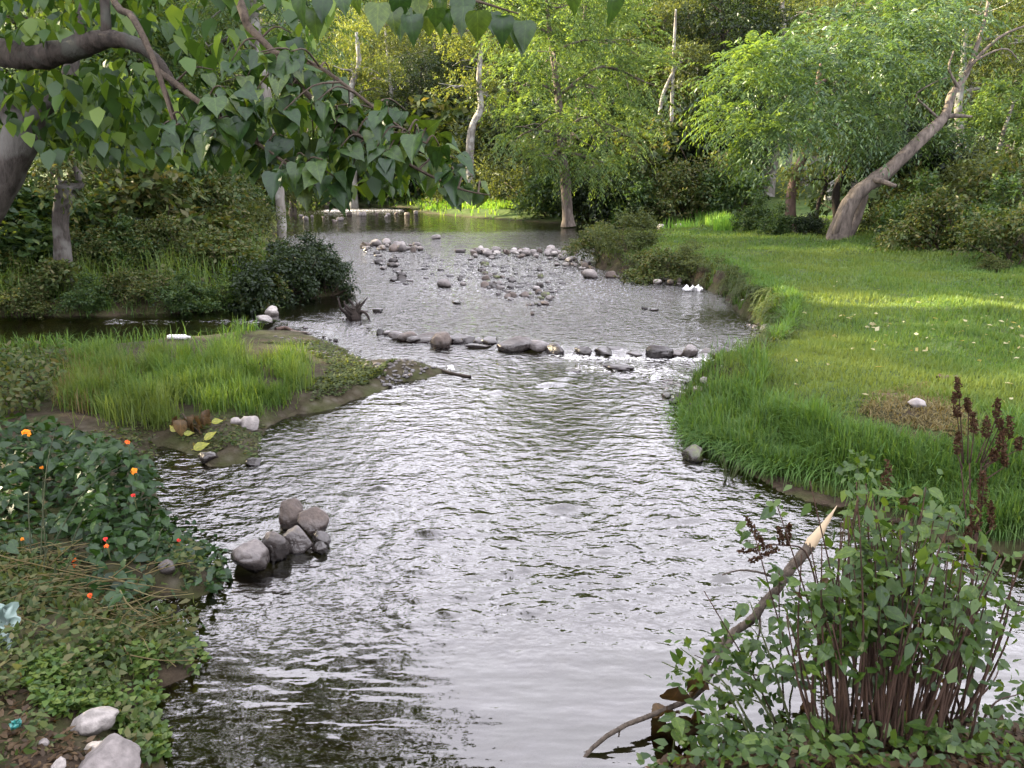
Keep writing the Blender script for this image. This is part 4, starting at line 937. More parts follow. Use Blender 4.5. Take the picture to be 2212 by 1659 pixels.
tag(link('brown_grass', blades(P, rng.uniform(.1, .26, len(P)), rng.uniform(.004, .008, len(P)), rng.normal(0, .6, len(P)), 3).mesh('brown_grass', M['drygrass'])), 'brown dry grass tuft at the left end of the spit', 'grass', kind='stuff')
# spit edge: creeping green mat
P = scatter_v([(560, 740), (700, 735), (770, 770), (830, 800), (860, 825), (790, 860), (700, 885), (600, 905), (590, 880), (690, 850), (710, 790), (650, 750)], 5200, .1); P = P[poly_sd(SHORE, P[:, 0], P[:, 1]) > -.02]
mb = MB(); leaves_at(mb, P + [0, 0, .012], rvec(len(P)) * [1, 1, .3], np.array([0, 0, 1]) + .3 * rng.standard_normal((len(P), 3)), rng.uniform(.02, .05, len(P)), .7)
tag(link('creeping_weeds', mb.mesh('creeping_weeds', M['olive'])), 'creeping low weeds on the wet edge of the spit', 'weeds', kind='stuff')
# far bank grass
P = scatter_v([(690, 452), (760, 444), (880, 440), (1000, 452), (1130, 470), (1250, 478), (1380, 476), (1500, 480), (1600, 486), (1580, 502), (1480, 492), (1300, 490), (1200, 489), (1050, 480), (930, 470), (880, 461), (760, 453)], 15000, .3)
P = P[poly_sd(SHORE, P[:, 0], P[:, 1]) > .0]
tag(link('far_bank_grass', blades(P, rng.uniform(.22, .55, len(P)), rng.uniform(.035, .07, len(P)), rng.normal(0, .4, len(P))).mesh('far_bank_grass', M['farbank'])), 'bright green grass strip along the far bank', 'grass', kind='stuff')
P = scatter_v([(-60, 690), (-60, 660), (300, 655), (560, 640), (650, 645), (640, 656), (540, 671), (400, 683), (250, 690)], 6000, .12); P = P[poly_sd(SHORE, P[:, 0], P[:, 1]) > -.05]
tag(link('backwater_grass', blades(P, rng.uniform(.08, .3, len(P)), rng.uniform(.006, .014, len(P)), rng.normal(0, .8, len(P)), 3).mesh('backwater_grass', M['tall'])), 'grass overhanging the far edge of the backwater', 'grass', kind='stuff')
P = scatter_v([(-60, 685), (-60, 560), (160, 540), (420, 560), (600, 600), (640, 645), (400, 668), (200, 682)], 5200, .5); P = P[poly_sd(SHORE, P[:, 0], P[:, 1]) > .1]
P = P[(pnoise(P[:, 0] * 1.1, P[:, 1] * 1.1, 91) > -.1) & (P[:, 1] > 11.5)]
tag(link('slope_grass', blades(P, rng.uniform(.2, .75, len(P)), rng.uniform(.008, .016, len(P)), rng.normal(0, .7, len(P)), 3).mesh('slope_grass', M['islandgrass'])), 'rank grass growing through the shrubs of the left bank slope', 'grass', kind='stuff')
# undergrowth on the left slope
P = scatter_v([(-80, 660), (-80, 500), (200, 480), (600, 480), (620, 560), (720, 620), (640, 640), (400, 660)], 8000, .7); P = P[(poly_sd(SHORE, P[:, 0], P[:, 1]) > .1) & (P[:, 1] > 11.5)]
mb = MB(); leaves_at(mb, P + np.column_stack([np.zeros((len(P), 2)), rng.uniform(0, .35, len(P))]), rvec(len(P)) + [0, 0, -.3], np.array([0, -.3, 1]) + .6 * rng.standard_normal((len(P), 3)), rng.uniform(.06, .13, len(P)), .6)
tag(link('left_bank_undergrowth', mb.mesh('left_bank_undergrowth', M['scrub'])), 'tangled undergrowth covering the left bank slope', 'undergrowth', kind='stuff')
# leaf litter specks on the lawn
P = scatter_v([(1780, 700), (2212, 690), (2212, 760), (1950, 770), (1800, 730)], 46, .45); P = np.concatenate([P, scatter_v([(1700, 560), (2212, 600), (2212, 900), (1700, 850)], 40, .45)])
mb = MB(); leaves_at(mb, P + [0, 0, .045], rvec(len(P)) * [1, 1, .2], np.array([0, 0, 1]) + .5 * rng.standard_normal((len(P), 3)), rng.uniform(.04, .09, len(P)), .6)
tag(link('fallen_leaves', mb.mesh('fallen_leaves', M['litter'])), 'pale fallen leaves scattered over the lawn', 'leaf litter', kind='stuff')

# ------------------------------------------------------------------ stones
import bmesh
def rock_mesh(name, mat, seed, sub=3, ang=0.0, sq=(1, .8, .62), rough=.18):
    bm = bmesh.new(); bmesh.ops.create_icosphere(bm, subdivisions=sub, radius=1.0)
    r_ = np.random.default_rng(seed); off = r_.uniform(0, 50, 3)
    V = np.array([v.co[:] for v in bm.verts])
    dsp = 1 + .10 * pnoise(V[:, 0] * 2.6 + off[1], V[:, 1] * 2.6 + V[:, 2] * 2.2 + off[0], seed + 5) + rough * (pnoise(V[:, 0] * .9 + off[0], V[:, 1] * .9 + V[:, 2] * .8 + off[1], seed) + .45 * pnoise(V[:, 2] * 2 + off[2], V[:, 0] * 2 + V[:, 1], seed + 3)) + .03 * pnoise(V[:, 0] * 6, V[:, 1] * 6 + V[:, 2] * 5, seed + 9)
    V = V * dsp[:, None]
    if ang > 0:
        for _ in range(int(7 * ang) + 3):
            nn = norm(r_.standard_normal(3)); lim = r_.uniform(.45, .85); s = V @ nn; k = s > lim; V[k] -= np.outer((s[k] - lim) * .85, nn)
    V *= np.array(sq) * .5
    for v, c_ in zip(bm.verts, V): v.co = c_
    me = bpy.data.meshes.new(name); bm.to_mesh(me); bm.free()
    me.polygons.foreach_set('use_smooth', np.ones(len(me.polygons), bool)); me.materials.append(M[mat])
    return me
RK = {}
def rk(mat, v):
    if (mat, v) not in RK: RK[(mat, v)] = rock_mesh('stone_' + mat, mat, 100 + 7 * v + len(mat), 3, [.3, .5, .2, .9, .6][v % 5], (1, .78 + .05 * (v % 3), .55 + .07 * (v % 4)), .2)
    return RK[(mat, v)]
def stone(u, v, w, mat, label, group=None, hpx=None, sink=.28, me=None, name='stone', zbase=None):
    """stone whose foot meets the water or ground at (u, v), w wide and hpx tall in photo pixels"""
    p = G(u, v, .03 if v > 700 else .08)
    g = max(hz(p[0], p[1]), float(water_z(p[0], p[1]))) if zbase is None else zbase
    p = G(u, v, g)
    s = pxsize(w, p); hh = pxsize(hpx, p) / .966 if hpx else s * .55
    me = me or rk(mat, int(rng.integers(0, 8)))
    zs = hh / (1 - sink) / s / (me['zr'] if 'zr' in me else .6)
    p[1] += .35 * s
    o = link(name, me, None, (p[0], p[1], g + hh * .5 - sink * hh * .5), (rng.uniform(-.1, .1), rng.uniform(-.1, .1), rng.uniform(-.5, .5)), (s, s * rng.uniform(.85, 1.1), s * zs))
    return tag(o, label, 'stone', group)
def hero(seed, mat, ang, sq=(1, .8, .6), rough=.2): return rock_mesh('boulder_' + mat, mat, seed, 4, ang, sq, rough)
# weir
WR = [(822, 725, 16, 'stonedark', 10), (836, 726, 18, 'stone', 10), (851, 728, 18, 'stonedark', 10), (858, 736, 34, 'stone', 14), (880, 739, 36, 'stonebrown', 16), (893, 741, 26, 'stonedark', 12), (915, 742, 52, 'stonebrown', 14), (988, 746, 44, 'stonedark', 18), (1010, 744, 26, 'stonedark', 13), (1035, 745, 26, 'stonedark', 12), (1054, 745, 34, 'stonedark', 12), (1165, 761, 40, 'stone', 18), (1306, 770, 34, 'stonedark', 16), (1375, 770, 36, 'stonedark', 8), (1460, 773, 34, 'stonebrown', 12), (1528, 770, 30, 'stonebrown', 12), (1590, 768, 30, 'stonedark', 10), (1612, 766, 24, 'stonedark', 8)]
wn = ['small', 'squat', 'rounded', 'flat', 'knobbly', 'narrow']
for i, (u, v, w, mt, h_) in enumerate(WR):
    stone(u, v, w * 1.4, mt, f"{wn[i % 6]} {'dark wet' if mt == 'stonedark' else 'grey' if mt == 'stone' else 'brownish'} stone in the {'left' if u < 940 else 'middle' if u < 1250 else 'right'} part of the stone weir", 'stones of the weir', h_ * 1.1)
stone(947, 753, 52, 'stone', 'big grey angular boulder standing in the weir', None, 34, me=hero(3, 'stonebrown', .9, (1, .9, .75), .12), name='boulder')
stone(1031, 756, 62, 'stonebrown', 'flat reddish stone slab between the two boulders of the weir', None, 13, me=hero(8, 'stonebrown', .5, (1, .5, .35)), name='boulder')
stone(1113, 762, 84, 'stonedark', 'big dark domed boulder in the weir', None, 30, me=hero(5, 'stonedark', .1, (1, .75, .55), .12), name='boulder')
stone(1203, 766, 48, 'stonedark', 'dark wet stone splashed by the overflow beside the domed boulder', None, 20, me=hero(6, 'stonedark', .2), name='boulder')
stone(1265, 767, 46, 'stonedark', 'dark wet stone in the middle of the overflow', None, 16, me=hero(16, 'stonedark', .2), name='boulder')
stone(1335, 763, 58, 'stonedark', 'long flat wet stone under the overflow', None, 12, me=hero(17, 'stonedark', .1, (1, .6, .4)), name='boulder')
stone(1428, 776, 62, 'stonebrown', 'rounded brown boulder at the right of the overflow', None, 26, me=hero(18, 'stonedark', .2), name='boulder')
stone(1494, 772, 36, 'stonepale', 'pale upright stone in the weir near the right bank', None, 24, me=hero(19, 'stone', .3), name='boulder')
stone(1560, 776, 46, 'stonedark', 'dark boulder closing the weir at the right bank', None, 22, me=hero(20, 'stonedark', .2), name='boulder')
stone(1338, 803, 66, 'stonedark', 'low dark stone breaking the water below the overflow', None, 13, me=hero(21, 'stonedark', 0, (1, .6, .45)), name='boulder')
stone(1236, 806, 40, 'stonedark', 'barely showing dark stone below the weir', None, 5)
stone(1216, 1098, 30, 'stonedark', 'sunken dark stone in the near rapids', None, 5, sink=.6)
# near group of stones
NEAR = [(626, 1146, 62, 56, 'stonebrown', 0, 'tall brown stone at the back of the near stone row'), (674, 1158, 74, 52, 'stonebrown', .5, 'tan faceted stone leaning on the tall one in the near stone row'), (692, 1184, 40, 30, 'stonedark', .2, 'small dark stone under the tan stone of the near row'),
        (688, 1199, 36, 20, 'stonedark', .2, 'low wet black stone at the right of the near row'), (638, 1196, 78, 42, 'stone', .4, 'smooth blue grey stone in the middle of the near row'), (590, 1214, 60, 54, 'stonedark', 0, 'dark egg shaped stone in the near row'), (533, 1240, 88, 54, 'stone', .1, 'pale bellied stone at the bush end of the near row')]
for i, (u, v, w, h_, mt, a, lab) in enumerate(NEAR):
    stone(u, v, w, mt, lab, None, h_, sink=.15, me=hero(40 + i, mt, a, (1, .85, .72), .14), name='river_stone')
stone(355, 1240, 40, 'stonedark', 'dark stone hidden under the flowering bush at the water', None, 26)
for u, v, w, h_, mt, lab in ((188, 1592, 104, 48, 'stonepale', 'long whitish stone among the ground cover'), (202, 1648, 66, 30, 'stonepale', 'whitish stone behind the big grey stone at the bottom edge'), (205, 1700, 150, 66, 'stone', 'big smooth grey stone cut by the bottom edge'), (122, 1668, 36, 22, 'stonepale', 'little pale stone beside the big grey stone'), (92, 1618, 24, 18, 'stone', 'pebble on the bare soil near the teal wrapper'), (301, 1640, 24, 16, 'stonebrown', 'brownish pebble in the ground cover by the water')):
    p = TG(u, v); stone(u, v, w, mt, lab, None, h_, sink=.3, me=hero(60 + w, mt, .3, (1, .7, .55), .15), zbase=p[2])
for u, v, w, h_, mt, lab in ((583, 682, 32, 19, 'stonepale', 'whitish egg shaped stone in the backwater mouth'), (565, 698, 42, 16, 'stonepale', 'flat cream stone in the backwater mouth'), (538, 930, 56, 22, 'stonepale', 'flat pale stone at the spit edge beside the dead leaves'), (506, 918, 24, 14, 'stone', 'small grey stone behind the flat pale stone of the spit'), (445, 1000, 46, 18, 'stonedark', 'dark wet stone under the yellow leaves'), (547, 1006, 42, 10, 'stonedark', 'low muddy stone at the tip of the spit pool'),
                             (1498, 998, 52, 30, 'stonemoss', 'mossy lump of rock beside the right bank grass'), (1440, 860, 26, 10, 'stonedark', 'dark flat stone off the right bank point'), (1467, 866, 28, 13, 'stone', 'grey rounded stone at the right bank point'), (1492, 855, 30, 14, 'stonepale', 'pale stone at the right bank point'), (1512, 848, 32, 12, 'stonepale', 'long pale stone against the right bank grass'), (1505, 838, 26, 12, 'stonedark', 'dark stone behind the pale stones of the right bank point'), (1484, 830, 12, 8, 'stonedark', 'black pebble at the right bank point'), (1458, 873, 28, 12, 'stonemoss', 'mossy stone at the tip of the right bank point'), (1525, 828, 22, 10, 'stonepale', 'pale pebble high on the right bank point'),
                             (1662, 724, 38, 24, 'stonepale', 'white tilted stone on the eroded right bank'), (1275, 602, 36, 19, 'stone', 'large grey boulder right of the cobble bar'), (1321, 601, 26, 14, 'stonebrown', 'brown boulder next to the large grey one by the bank'), (958, 622, 32, 18, 'stone', 'squarish grey boulder standing alone left of the cobble bar'), (813, 675, 26, 9, 'stonedark', 'low dark stone right of the root stump'), (986, 657, 22, 7, 'stonedark', 'low brown stone below the cobble bar'), (1151, 682, 10, 7, 'stonebrown', 'tiny brown stone alone in smooth water'), (1280, 505, 20, 8, 'stone', 'lone stone in the far pool'), (943, 516, 24, 7, 'stone', 'low grey stone in the far pool by the left heap'), (992, 546, 28, 8, 'stonedark', 'low dark stone left of the cobble heap'), (1392, 668, 18, 5, 'stonedark', 'dark stone tip in the riffle near the right bank'), (1415, 671, 22, 4, 'stonedark', 'sunken stone near the right bank riffle'), (1985, 882, 40, 16, 'stone', 'grey flat stone on the bare patch of the lawn')):
    p = TG(u, v); stone(u, v, w, mt, lab, None, h_, zbase=max(p[2], float(water_z(p[0], p[1]))))
# cobble heap and bar upstream
def heap(line, n_, spread, wr, label, group, mats, sink=.3, hr=(.45, .7), pile=0.0):
    line = np.array(line, float)
    for i in range(n_):
        t = rng.uniform(0, len(line) - 1); k_ = min(int(t), len(line) - 2); f_ = t - k_
        u, v = line[k_] * (1 - f_) + line[k_ + 1] * f_
        dv = rng.normal(0, spread); u += rng.normal(0, 6); v += dv
        w = rng.uniform(*wr); mt = mats[rng.integers(len(mats))]
        o = stone(u, v, w, mt, label.format({'stone': 'grey', 'stonepale': 'pale', 'stonedark': 'dark wet', 'stonebrown': 'brownish', 'stonemoss': 'mossy'}[mt]), group, w * rng.uniform(*hr), sink, name='cobble')
        if pile: o.location.z += pile * rng.random() * max(0, 1 - abs(dv) / (2 * spread + 1e-6))
heap([(1022, 548), (1070, 552), (1130, 552), (1190, 552), (1216, 556)], 64, 5.0, (8, 21), '{} rounded cobble in the long heap across the stream', 'cobbles of the midstream heap', ['stonepale', 'stone', 'stone', 'stone', 'stonebrown'], .3, (.35, .6), .06)
heap([(1180, 556), (1220, 566), (1250, 575), (1275, 585)], 30, 7, (8, 18), '{} cobble on the slope of the heap near the eroded bank', 'cobbles of the midstream heap', ['stonepale', 'stone', 'stonebrown'], .25)
heap([(1040, 590), (1070, 610), (1110, 628), (1160, 640), (1200, 640)], 72, 15, (7, 22), '{} cobble lying in the shallow bar below the heap', 'cobbles of the shallow bar', ['stone', 'stonedark', 'stonebrown', 'stonedark', 'stonemoss'], .45, (.28, .5))
heap([(900, 600), (1000, 590), (1060, 580), (1140, 600), (1220, 625)], 30, 18, (6, 16), '{} small cobble just breaking the riffle', 'cobbles of the riffle', ['stonedark', 'stonedark', 'stone'], .5, (.2, .4))
heap([(775, 536), (830, 540), (880, 540), (915, 548)], 26, 6, (10, 26), '{} stone of the left heap by the leafy bank', 'stones of the left heap', ['stone', 'stone', 'stonebrown'], .3, (.35, .6), .05)
heap([(800, 560), (850, 575), (880, 600), (830, 590)], 20, 14, (8, 26), '{} stone in the riffle below the left heap', 'stones of the left riffle', ['stonedark', 'stonedark', 'stone'], .45, (.25, .45))
heap([(752, 466), (790, 467), (840, 466), (900, 464)], 12, 1.2, (7, 15), '{} stone of the small upstream fall', 'stones of the small fall', ['stone', 'stonebrown', 'stone'], .3, (.4, .6), .05)
heap([(625, 470), (700, 478), (735, 475)], 8, 4, (7, 14), '{} stone in the riffle behind the slender trunk', 'stones behind the slender trunk', ['stone', 'stonebrown'], .3, (.4, .6))
heap([(1330, 602), (1400, 608), (1480, 616)], 12, 3, (8, 20), '{} stone at the foot of the eroded bank', 'stones below the eroded bank', ['stone', 'stonebrown', 'stonepale'], .25)
heap([(1410, 492), (1440, 493), (1480, 496)], 6, 1.2, (10, 18), '{} stone on the far shore by the yellow grass', 'stones on the far shore', ['stonepale'], .25)
heap([(770, 772), (830, 790), (900, 800), (940, 812)], 16, 8, (6, 17), '{} pebble in the gravel tail of the spit', 'pebbles of the spit tail', ['stonedark', 'stonebrown', 'stonedark', 'stone'], .35, (.3, .6))
heap([(590, 690), (640, 712), (700, 725), (750, 760)], 6, 5, (6, 13), '{} pebble on the upstream edge of the spit', 'pebbles of the spit head', ['stonebrown', 'stone'], .35, (.3, .5))
#@@PART4
# pebbles too small and many to count, between the cobbles
def pebbles(name, label, polys, mat, smin, smax):
    bm = bmesh.new(); bmesh.ops.create_icosphere(bm, subdivisions=2, radius=.5); V0 = np.array([v.co[:] for v in bm.verts]); F0 = np.array([[v.index for v in f.verts] for f in bm.faces]); bm.free(); mb_ = MB()
    for poly, n_ in polys:
        P = scatter_v(poly, n_, .05); P[:, 2] = np.maximum(P[:, 2], water_z(P[:, 0], P[:, 1]) - .01)
        for p in P:
            a = rng.uniform(0, 6.28); sz = rng.uniform(smin, smax) * np.array([1, rng.uniform(.6, 1), rng.uniform(.3, .6)]); w_ = V0 * (1 + .18 * pnoise(V0[:, 0] * 3 + a * 5, V0[:, 1] * 3 + V0[:, 2] * 3, 7))[:, None] * sz
            mb_.add(np.column_stack([w_[:, 0] * math.cos(a) - w_[:, 1] * math.sin(a), w_[:, 0] * math.sin(a) + w_[:, 1] * math.cos(a), w_[:, 2]]) + p, None, F0)
    tag(link(name, mb_.mesh(name, M[mat], True)), label, 'pebbles', kind='stuff')
pebbles('riffle_pebbles', 'small dark pebbles breaking the surface of the shallow riffle', [([(1010, 570), (1120, 565), (1240, 590), (1230, 650), (1150, 655), (1060, 630), (980, 600)], 170), ([(790, 545), (920, 550), (960, 600), (880, 625), (790, 590)], 80), ([(900, 560), (1020, 560), (1040, 620), (940, 640)], 40)], 'stonedark', .06, .2)
pebbles('spit_pebbles', 'dark gravel on the wet tail of the spit', [([(760, 765), (840, 785), (920, 800), (945, 815), (860, 828), (800, 800)], 190), ([(590, 725), (700, 738), (760, 770), (720, 775), (620, 740)], 60)], 'stonedark', .02, .07)
pebbles('bank_foot_pebbles', 'pale gravel at the foot of the right bank point', [([(1430, 850), (1530, 820), (1560, 800), (1580, 805), (1500, 870), (1455, 885)], 60), ([(1600, 690), (1640, 705), (1660, 740), (1630, 745)], 40)], 'stone', .03, .09)

# ------------------------------------------------------------------ large single leaves
def big_leaf(name, mat, prof, fold=.18, droop=.25, wave=.04, pet=.18, seed=0, curl=0.0):
    """leaf blade along +Y (length 1) with folded midrib, arched tip and a short stalk; prof = [(t, half width)]"""
    r_ = np.random.default_rng(seed); mb = MB(); rows = []
    for t, w in prof:
        z = -droop * t ** 2 + .02 * r_.standard_normal(); y_ = t * (1 - .25 * droop * t)
        e = fold * w + wave * r_.standard_normal() - curl * w * t
        if w < 1e-3: rows.append([(0, y_, z)])
        else: rows.append([(-w, y_ - .12 * w, z + e), (-w * .5, y_, z + e * .4), (0, y_, z), (w * .5, y_, z + e * .4), (w, y_ - .12 * w, z + fold * w + wave * r_.standard_normal() - curl * w * t)])
    V, idx, n_ = [], [], 0
    for r in rows: idx.append(list(range(n_, n_ + len(r)))); V += r; n_ += len(r)
    Q, T = [], []
    for a, b_ in zip(idx[:-1], idx[1:]):
        if len(a) == 5 and len(b_) == 5: Q += [(a[i], a[i + 1], b_[i + 1], b_[i]) for i in range(4)]
        elif len(a) == 1: T += [(a[0], b_[i + 1], b_[i]) for i in range(4)]
        else: T += [(a[i], a[i + 1], b_[0]) for i in range(4)]
    V = np.array(V, float) + [0, pet, 0]
    mb.add(V, Q, T)
    if pet > 0: mb.add(*tube(np.array([(0, 0, .02), (0, pet * .6, .015), (0, pet * 1.15, 0)]), [.014, .011, .009], 4, 0, False))
    return mb.mesh(name, M[mat], True)
HEART = [(0, .0), (.03, .26), (.12, .37), (.28, .40), (.45, .34), (.62, .23), (.78, .12), (.9, .045), (1, 0)]
OVAL = [(0, 0), (.08, .12), (.22, .23), (.4, .28), (.58, .24), (.76, .14), (.9, .05), (1, 0)]
ROUND = [(0, 0), (.06, .2), (.2, .36), (.4, .42), (.6, .38), (.8, .24), (.93, .09), (1, 0)]
HL = [big_leaf('heart_leaf', 'heart', HEART, .2 + .08 * i, .15 + .12 * i, .02, .2, i) for i in range(4)]
LL_ = [big_leaf('bush_leaf', 'lantana_single', OVAL, .2, .2 + .15 * i, .02, .12, 10 + i) for i in range(3)]
BL = [big_leaf('near_leaf', 'bush_single', OVAL, .25, .15 + .2 * i, .02, .14, 20 + i) for i in range(3)]
DL = [big_leaf('dry_leaf', 'dry_single', ROUND, .5, .6 + .25 * i, .06, .1, 30 + i, .6) for i in range(3)]
YL = [big_leaf('yellow_leaf', 'yellowleaf_single', OVAL, .25, .3, .03, .12, 40)]
def leaf_obj(me, pos, d, nrm, s, parent, off, name='leaf'):
    d = norm(np.asarray(d, float)); side = norm(np.cross(d, np.asarray(nrm, float))); nn = np.cross(side, d)
    o = bpy.data.objects.new(name, me); COL.objects.link(o); o.parent = parent
    p = np.asarray(pos) - off
    o.matrix_basis = Matrix(((side[0] * s, d[0] * s, nn[0] * s, p[0]), (side[1] * s, d[1] * s, nn[1] * s, p[1]), (side[2] * s, d[2] * s, nn[2] * s, p[2]), (0, 0, 0, 1)))
    return o

# ------------------------------------------------------------------ overhanging tree, left foreground
b = np.array([-4.7, 6.3, 0.0]); b[2] = hz(b[0], b[1]) - .1
root = thing('overhanging_tree', 'tree with large heart shaped leaves leaning over the stream from the left', 'tree', b)
mb = MB()
def limb(pts, r, n_=14, s=9, w=.05):
    sp_ = spline(pts, n_); mb.add(*tube(sp_ - b, np.interp(np.linspace(0, 1, n_), np.linspace(0, 1, len(r)), r), s, w)); return sp_
q = lambda u, v, Yd: PT(u, v, Yd)
limb([b, q(-160, 640, 6.1), q(-40, 460, 6.0), q(30, 330, 6.0), q(58, 275, 6.0)], [.2, .16, .135, .13, .13], 18, 12)
limb([q(55, 282, 6.0), q(20, 235, 6.0), q(-30, 185, 6.1), q(-90, 60, 6.2), q(-60, -120, 6.3)], [.12, .09, .085, .08, .06])
limb([q(58, 278, 6.0), q(90, 235, 6.0), q(130, 205, 6.1), q(160, 120, 6.3), q(190, -40, 6.5)], [.11, .06, .055, .05, .04])
link('trunk', mb.mesh('overhanging_trunk', M['barkmottled'], True), root)
mb = MB()
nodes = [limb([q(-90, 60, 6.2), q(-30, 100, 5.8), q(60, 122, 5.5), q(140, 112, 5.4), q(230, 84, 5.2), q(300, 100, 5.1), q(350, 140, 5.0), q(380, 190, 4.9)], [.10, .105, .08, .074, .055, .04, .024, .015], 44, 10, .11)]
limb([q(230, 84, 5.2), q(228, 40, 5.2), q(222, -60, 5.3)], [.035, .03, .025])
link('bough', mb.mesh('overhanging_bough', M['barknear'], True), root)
mb = MB()
nodes.append(limb([q(190, -160, 6.2), q(247, 3, 5.3), q(285, 35, 5.0), q(329, 123, 4.8), q(357, 205, 4.7), q(385, 300, 4.6)], [.03, .022, .02, .017, .012, .006], 20, 6))
nodes.append(limb([q(430, -220, 5.8), q(518, 6, 5.0), q(537, 57, 4.9), q(590, 112, 4.8), q(660, 200, 4.7), q(740, 270, 4.6), q(840, 330, 4.5), q(930, 380, 4.45), q(1000, 410, 4.4), q(1060, 422, 4.4)], [.05, .028, .024, .02, .017, .014, .011, .009, .006, .003], 40, 6))
nodes.append(limb([q(340, 150, 5.0), q(430, 220, 4.7), q(520, 285, 4.6), q(600, 340, 4.5), q(680, 400, 4.5)], [.02, .016, .012, .009, .005], 22, 6))
nodes.append(limb([q(590, 112, 4.8), q(680, 140, 4.6), q(760, 195, 4.5), q(850, 265, 4.4), q(920, 310, 4.4)], [.016, .013, .01, .007, .004], 22, 6))
nodes.append(limb([q(330, 130, 5.0), q(370, 230, 5.2), q(400, 330, 5.4)], [.014, .01, .006], 12, 6))
allnodes = np.concatenate([n_[len(n_) // 4:] for n_ in nodes])
POLY_A = [(330, 250), (420, 200), (500, 130), (570, 60), (650, 80), (700, 150), (760, 200), (880, 250), (960, 310), (1005, 390), (950, 425), (880, 400), (820, 440), (700, 445), (620, 390), (540, 365), (440, 345), (350, 320)]
POLY_A = np.array(POLY_A, float); cnt = 0; ends = []
while len(ends) < 62:
    uv = rng.uniform(POLY_A.min(0), POLY_A.max(0))
    if inpoly(POLY_A, uv[0:1], uv[1:2])[0] and all((abs(uv[0] - e[0]) > 22 or abs(uv[1] - e[1]) > 22) for e in ends): ends.append(tuple(uv))
ends += [(1010, 405), (1040, 420), (970, 420), (950, 330), (905, 300)]
LEAFSPOTS = []
for u, v in ends:
    e = q(u, v - 14, rng.uniform(4.2, 5.0)); a = allnodes[np.argmin(np.linalg.norm(allnodes - e, axis=1) + .35 * np.maximum(0, e[2] - allnodes[:, 2]))]
    limb([a, (a + e) / 2 + [0, 0, .05], e], [.007, .005, .003], 7, 5, 0)
    for k in range(5 if cnt < 300 else 4):
        LEAFSPOTS.append((a + (e - a) * rng.uniform(.7, 1.0) + rng.normal(0, .015, 3), rng.uniform(0, 6.28), rng.uniform(.085, .175))); cnt += 1
top = limb([q(640, -260, 4.4), q(780, -70, 3.7), q(900, -25, 3.4), q(1020, 0, 3.3), q(1120, 30, 3.25)], [.02, .013, .009, .006, .003], 24, 6)
top2 = limb([q(900, -25, 3.4), q(1100, -60, 3.3), q(1260, -30, 3.3), q(1310, -18, 3.3)], [.008, .006, .004, .003], 16, 6)
link('branch', mb.mesh('overhanging_branches', M['twig'], True), root)
for p, a, s in LEAFSPOTS:
    d = np.array([.7 * math.cos(a), .7 * math.sin(a), rng.uniform(-1.0, -.25)]) + rng.normal(0, .15, 3)
    leaf_obj(HL[rng.integers(4)], p, d, np.array([math.cos(a) * .7, math.sin(a) * .7 - .45, .75]) + rng.normal(0, .3, 3), s, root, b)
mbf = MB()
for u, v in [(818, -8), (840, 2), (868, 0), (880, 18), (905, 10), (925, 25), (940, 5), (958, 22), (975, 8), (1005, 0), (1030, 5), (1060, 15), (1085, 22), (1105, 28), (1125, 30), (1138, 38), (770, -25), (735, -30), (700, -20), (655, -25), (960, -20), (1000, -20), (900, -20), (860, -25), (1245, -38), (1320, -34), (680, 5)]:
    p = q(u, v, rng.uniform(3.15, 3.5)); a = rng.uniform(0, 6.28)
    leaf_obj(HL[rng.integers(4)], p, np.array([.3 * math.cos(a), .3 * math.sin(a), -1]), np.array([math.cos(a) * .5, -.8 + .4 * math.sin(a), .3]), rng.uniform(.09, .15), root, b)
# denser leaves further back and the canopy above
mb = MB()
def dense(poly, n_, Y0, Y1, s0, s1):
    poly = np.array(poly, float); k = 0; P_ = []
    while len(P_) < n_:
        uv = rng.uniform(poly.min(0), poly.max(0), (n_, 2)); uv = uv[inpoly(poly, uv[:, 0], uv[:, 1])]
        P_ += [q(u, v, rng.uniform(Y0, Y1)) for u, v in uv]
    P_ = np.array(P_[:n_]); a = rng.uniform(0, 6.28, n_)
    leaves_at(mb, P_ - b, np.column_stack([.5 * np.cos(a), .5 * np.sin(a), -.8 + .3 * rng.standard_normal(n_)]), np.column_stack([np.cos(a) * .6, np.sin(a) * .6 - .4, np.full(n_, .8)]), rng.uniform(s0, s1, n_), .72, True)
dense([(-60, 150), (120, 140), (300, 120), (420, 230), (480, 340), (300, 345), (120, 330), (-60, 210)], 900, 5.4, 7.5, .09, .16)
dense([(-60, -60), (330, -60), (330, 60), (240, 90), (-60, 80)], 360, 5.2, 7.0, .09, .15)
dense([(400, 230), (620, 200), (800, 260), (930, 330), (940, 400), (700, 410), (560, 360), (430, 335)], 420, 4.6, 5.8, .08, .15)
dense([(330, -80), (720, -80), (700, 60), (600, 120), (420, 160), (340, 60)], 130, 4.8, 6.0, .11, .17)
P_, o_ = lobe_points([(np.array([-2.4, 8.4, 5.0]), (.9, 1.3, .5)), (np.array([-1.7, 7.0, 4.7]), (.75, 1.0, .45)), (np.array([-3.0, 10.0, 5.8]), (1.1, 1.4, .6)), (np.array([-4.8, 6.5, 5.2]), (1.4, 1.5, 1.0))], 520)
k = shaded(P_); P_, o_ = P_[k], o_[k]
twig_leaves(mb, P_ - b, o_, .35, 5, .16, .72, .7, False, None, True)
o = link('foliage', mb.mesh('overhanging_foliage', M['heart_dark']), root); o['kind'] = 'stuff'
mb = MB()
for e in ((-4.8, 6.5, 5.0), (-2.4, 8.4, 4.9), (-1.7, 7.0, 4.6), (-3.0, 10.0, 5.7)):
    s_ = q(-60, -120, 6.3); mb.add(*tube(spline([s_ - b, (s_ + np.array(e)) / 2 + [0, 0, .3] - b, np.array(e) - b], 9), np.linspace(.05, .015, 9), 6))
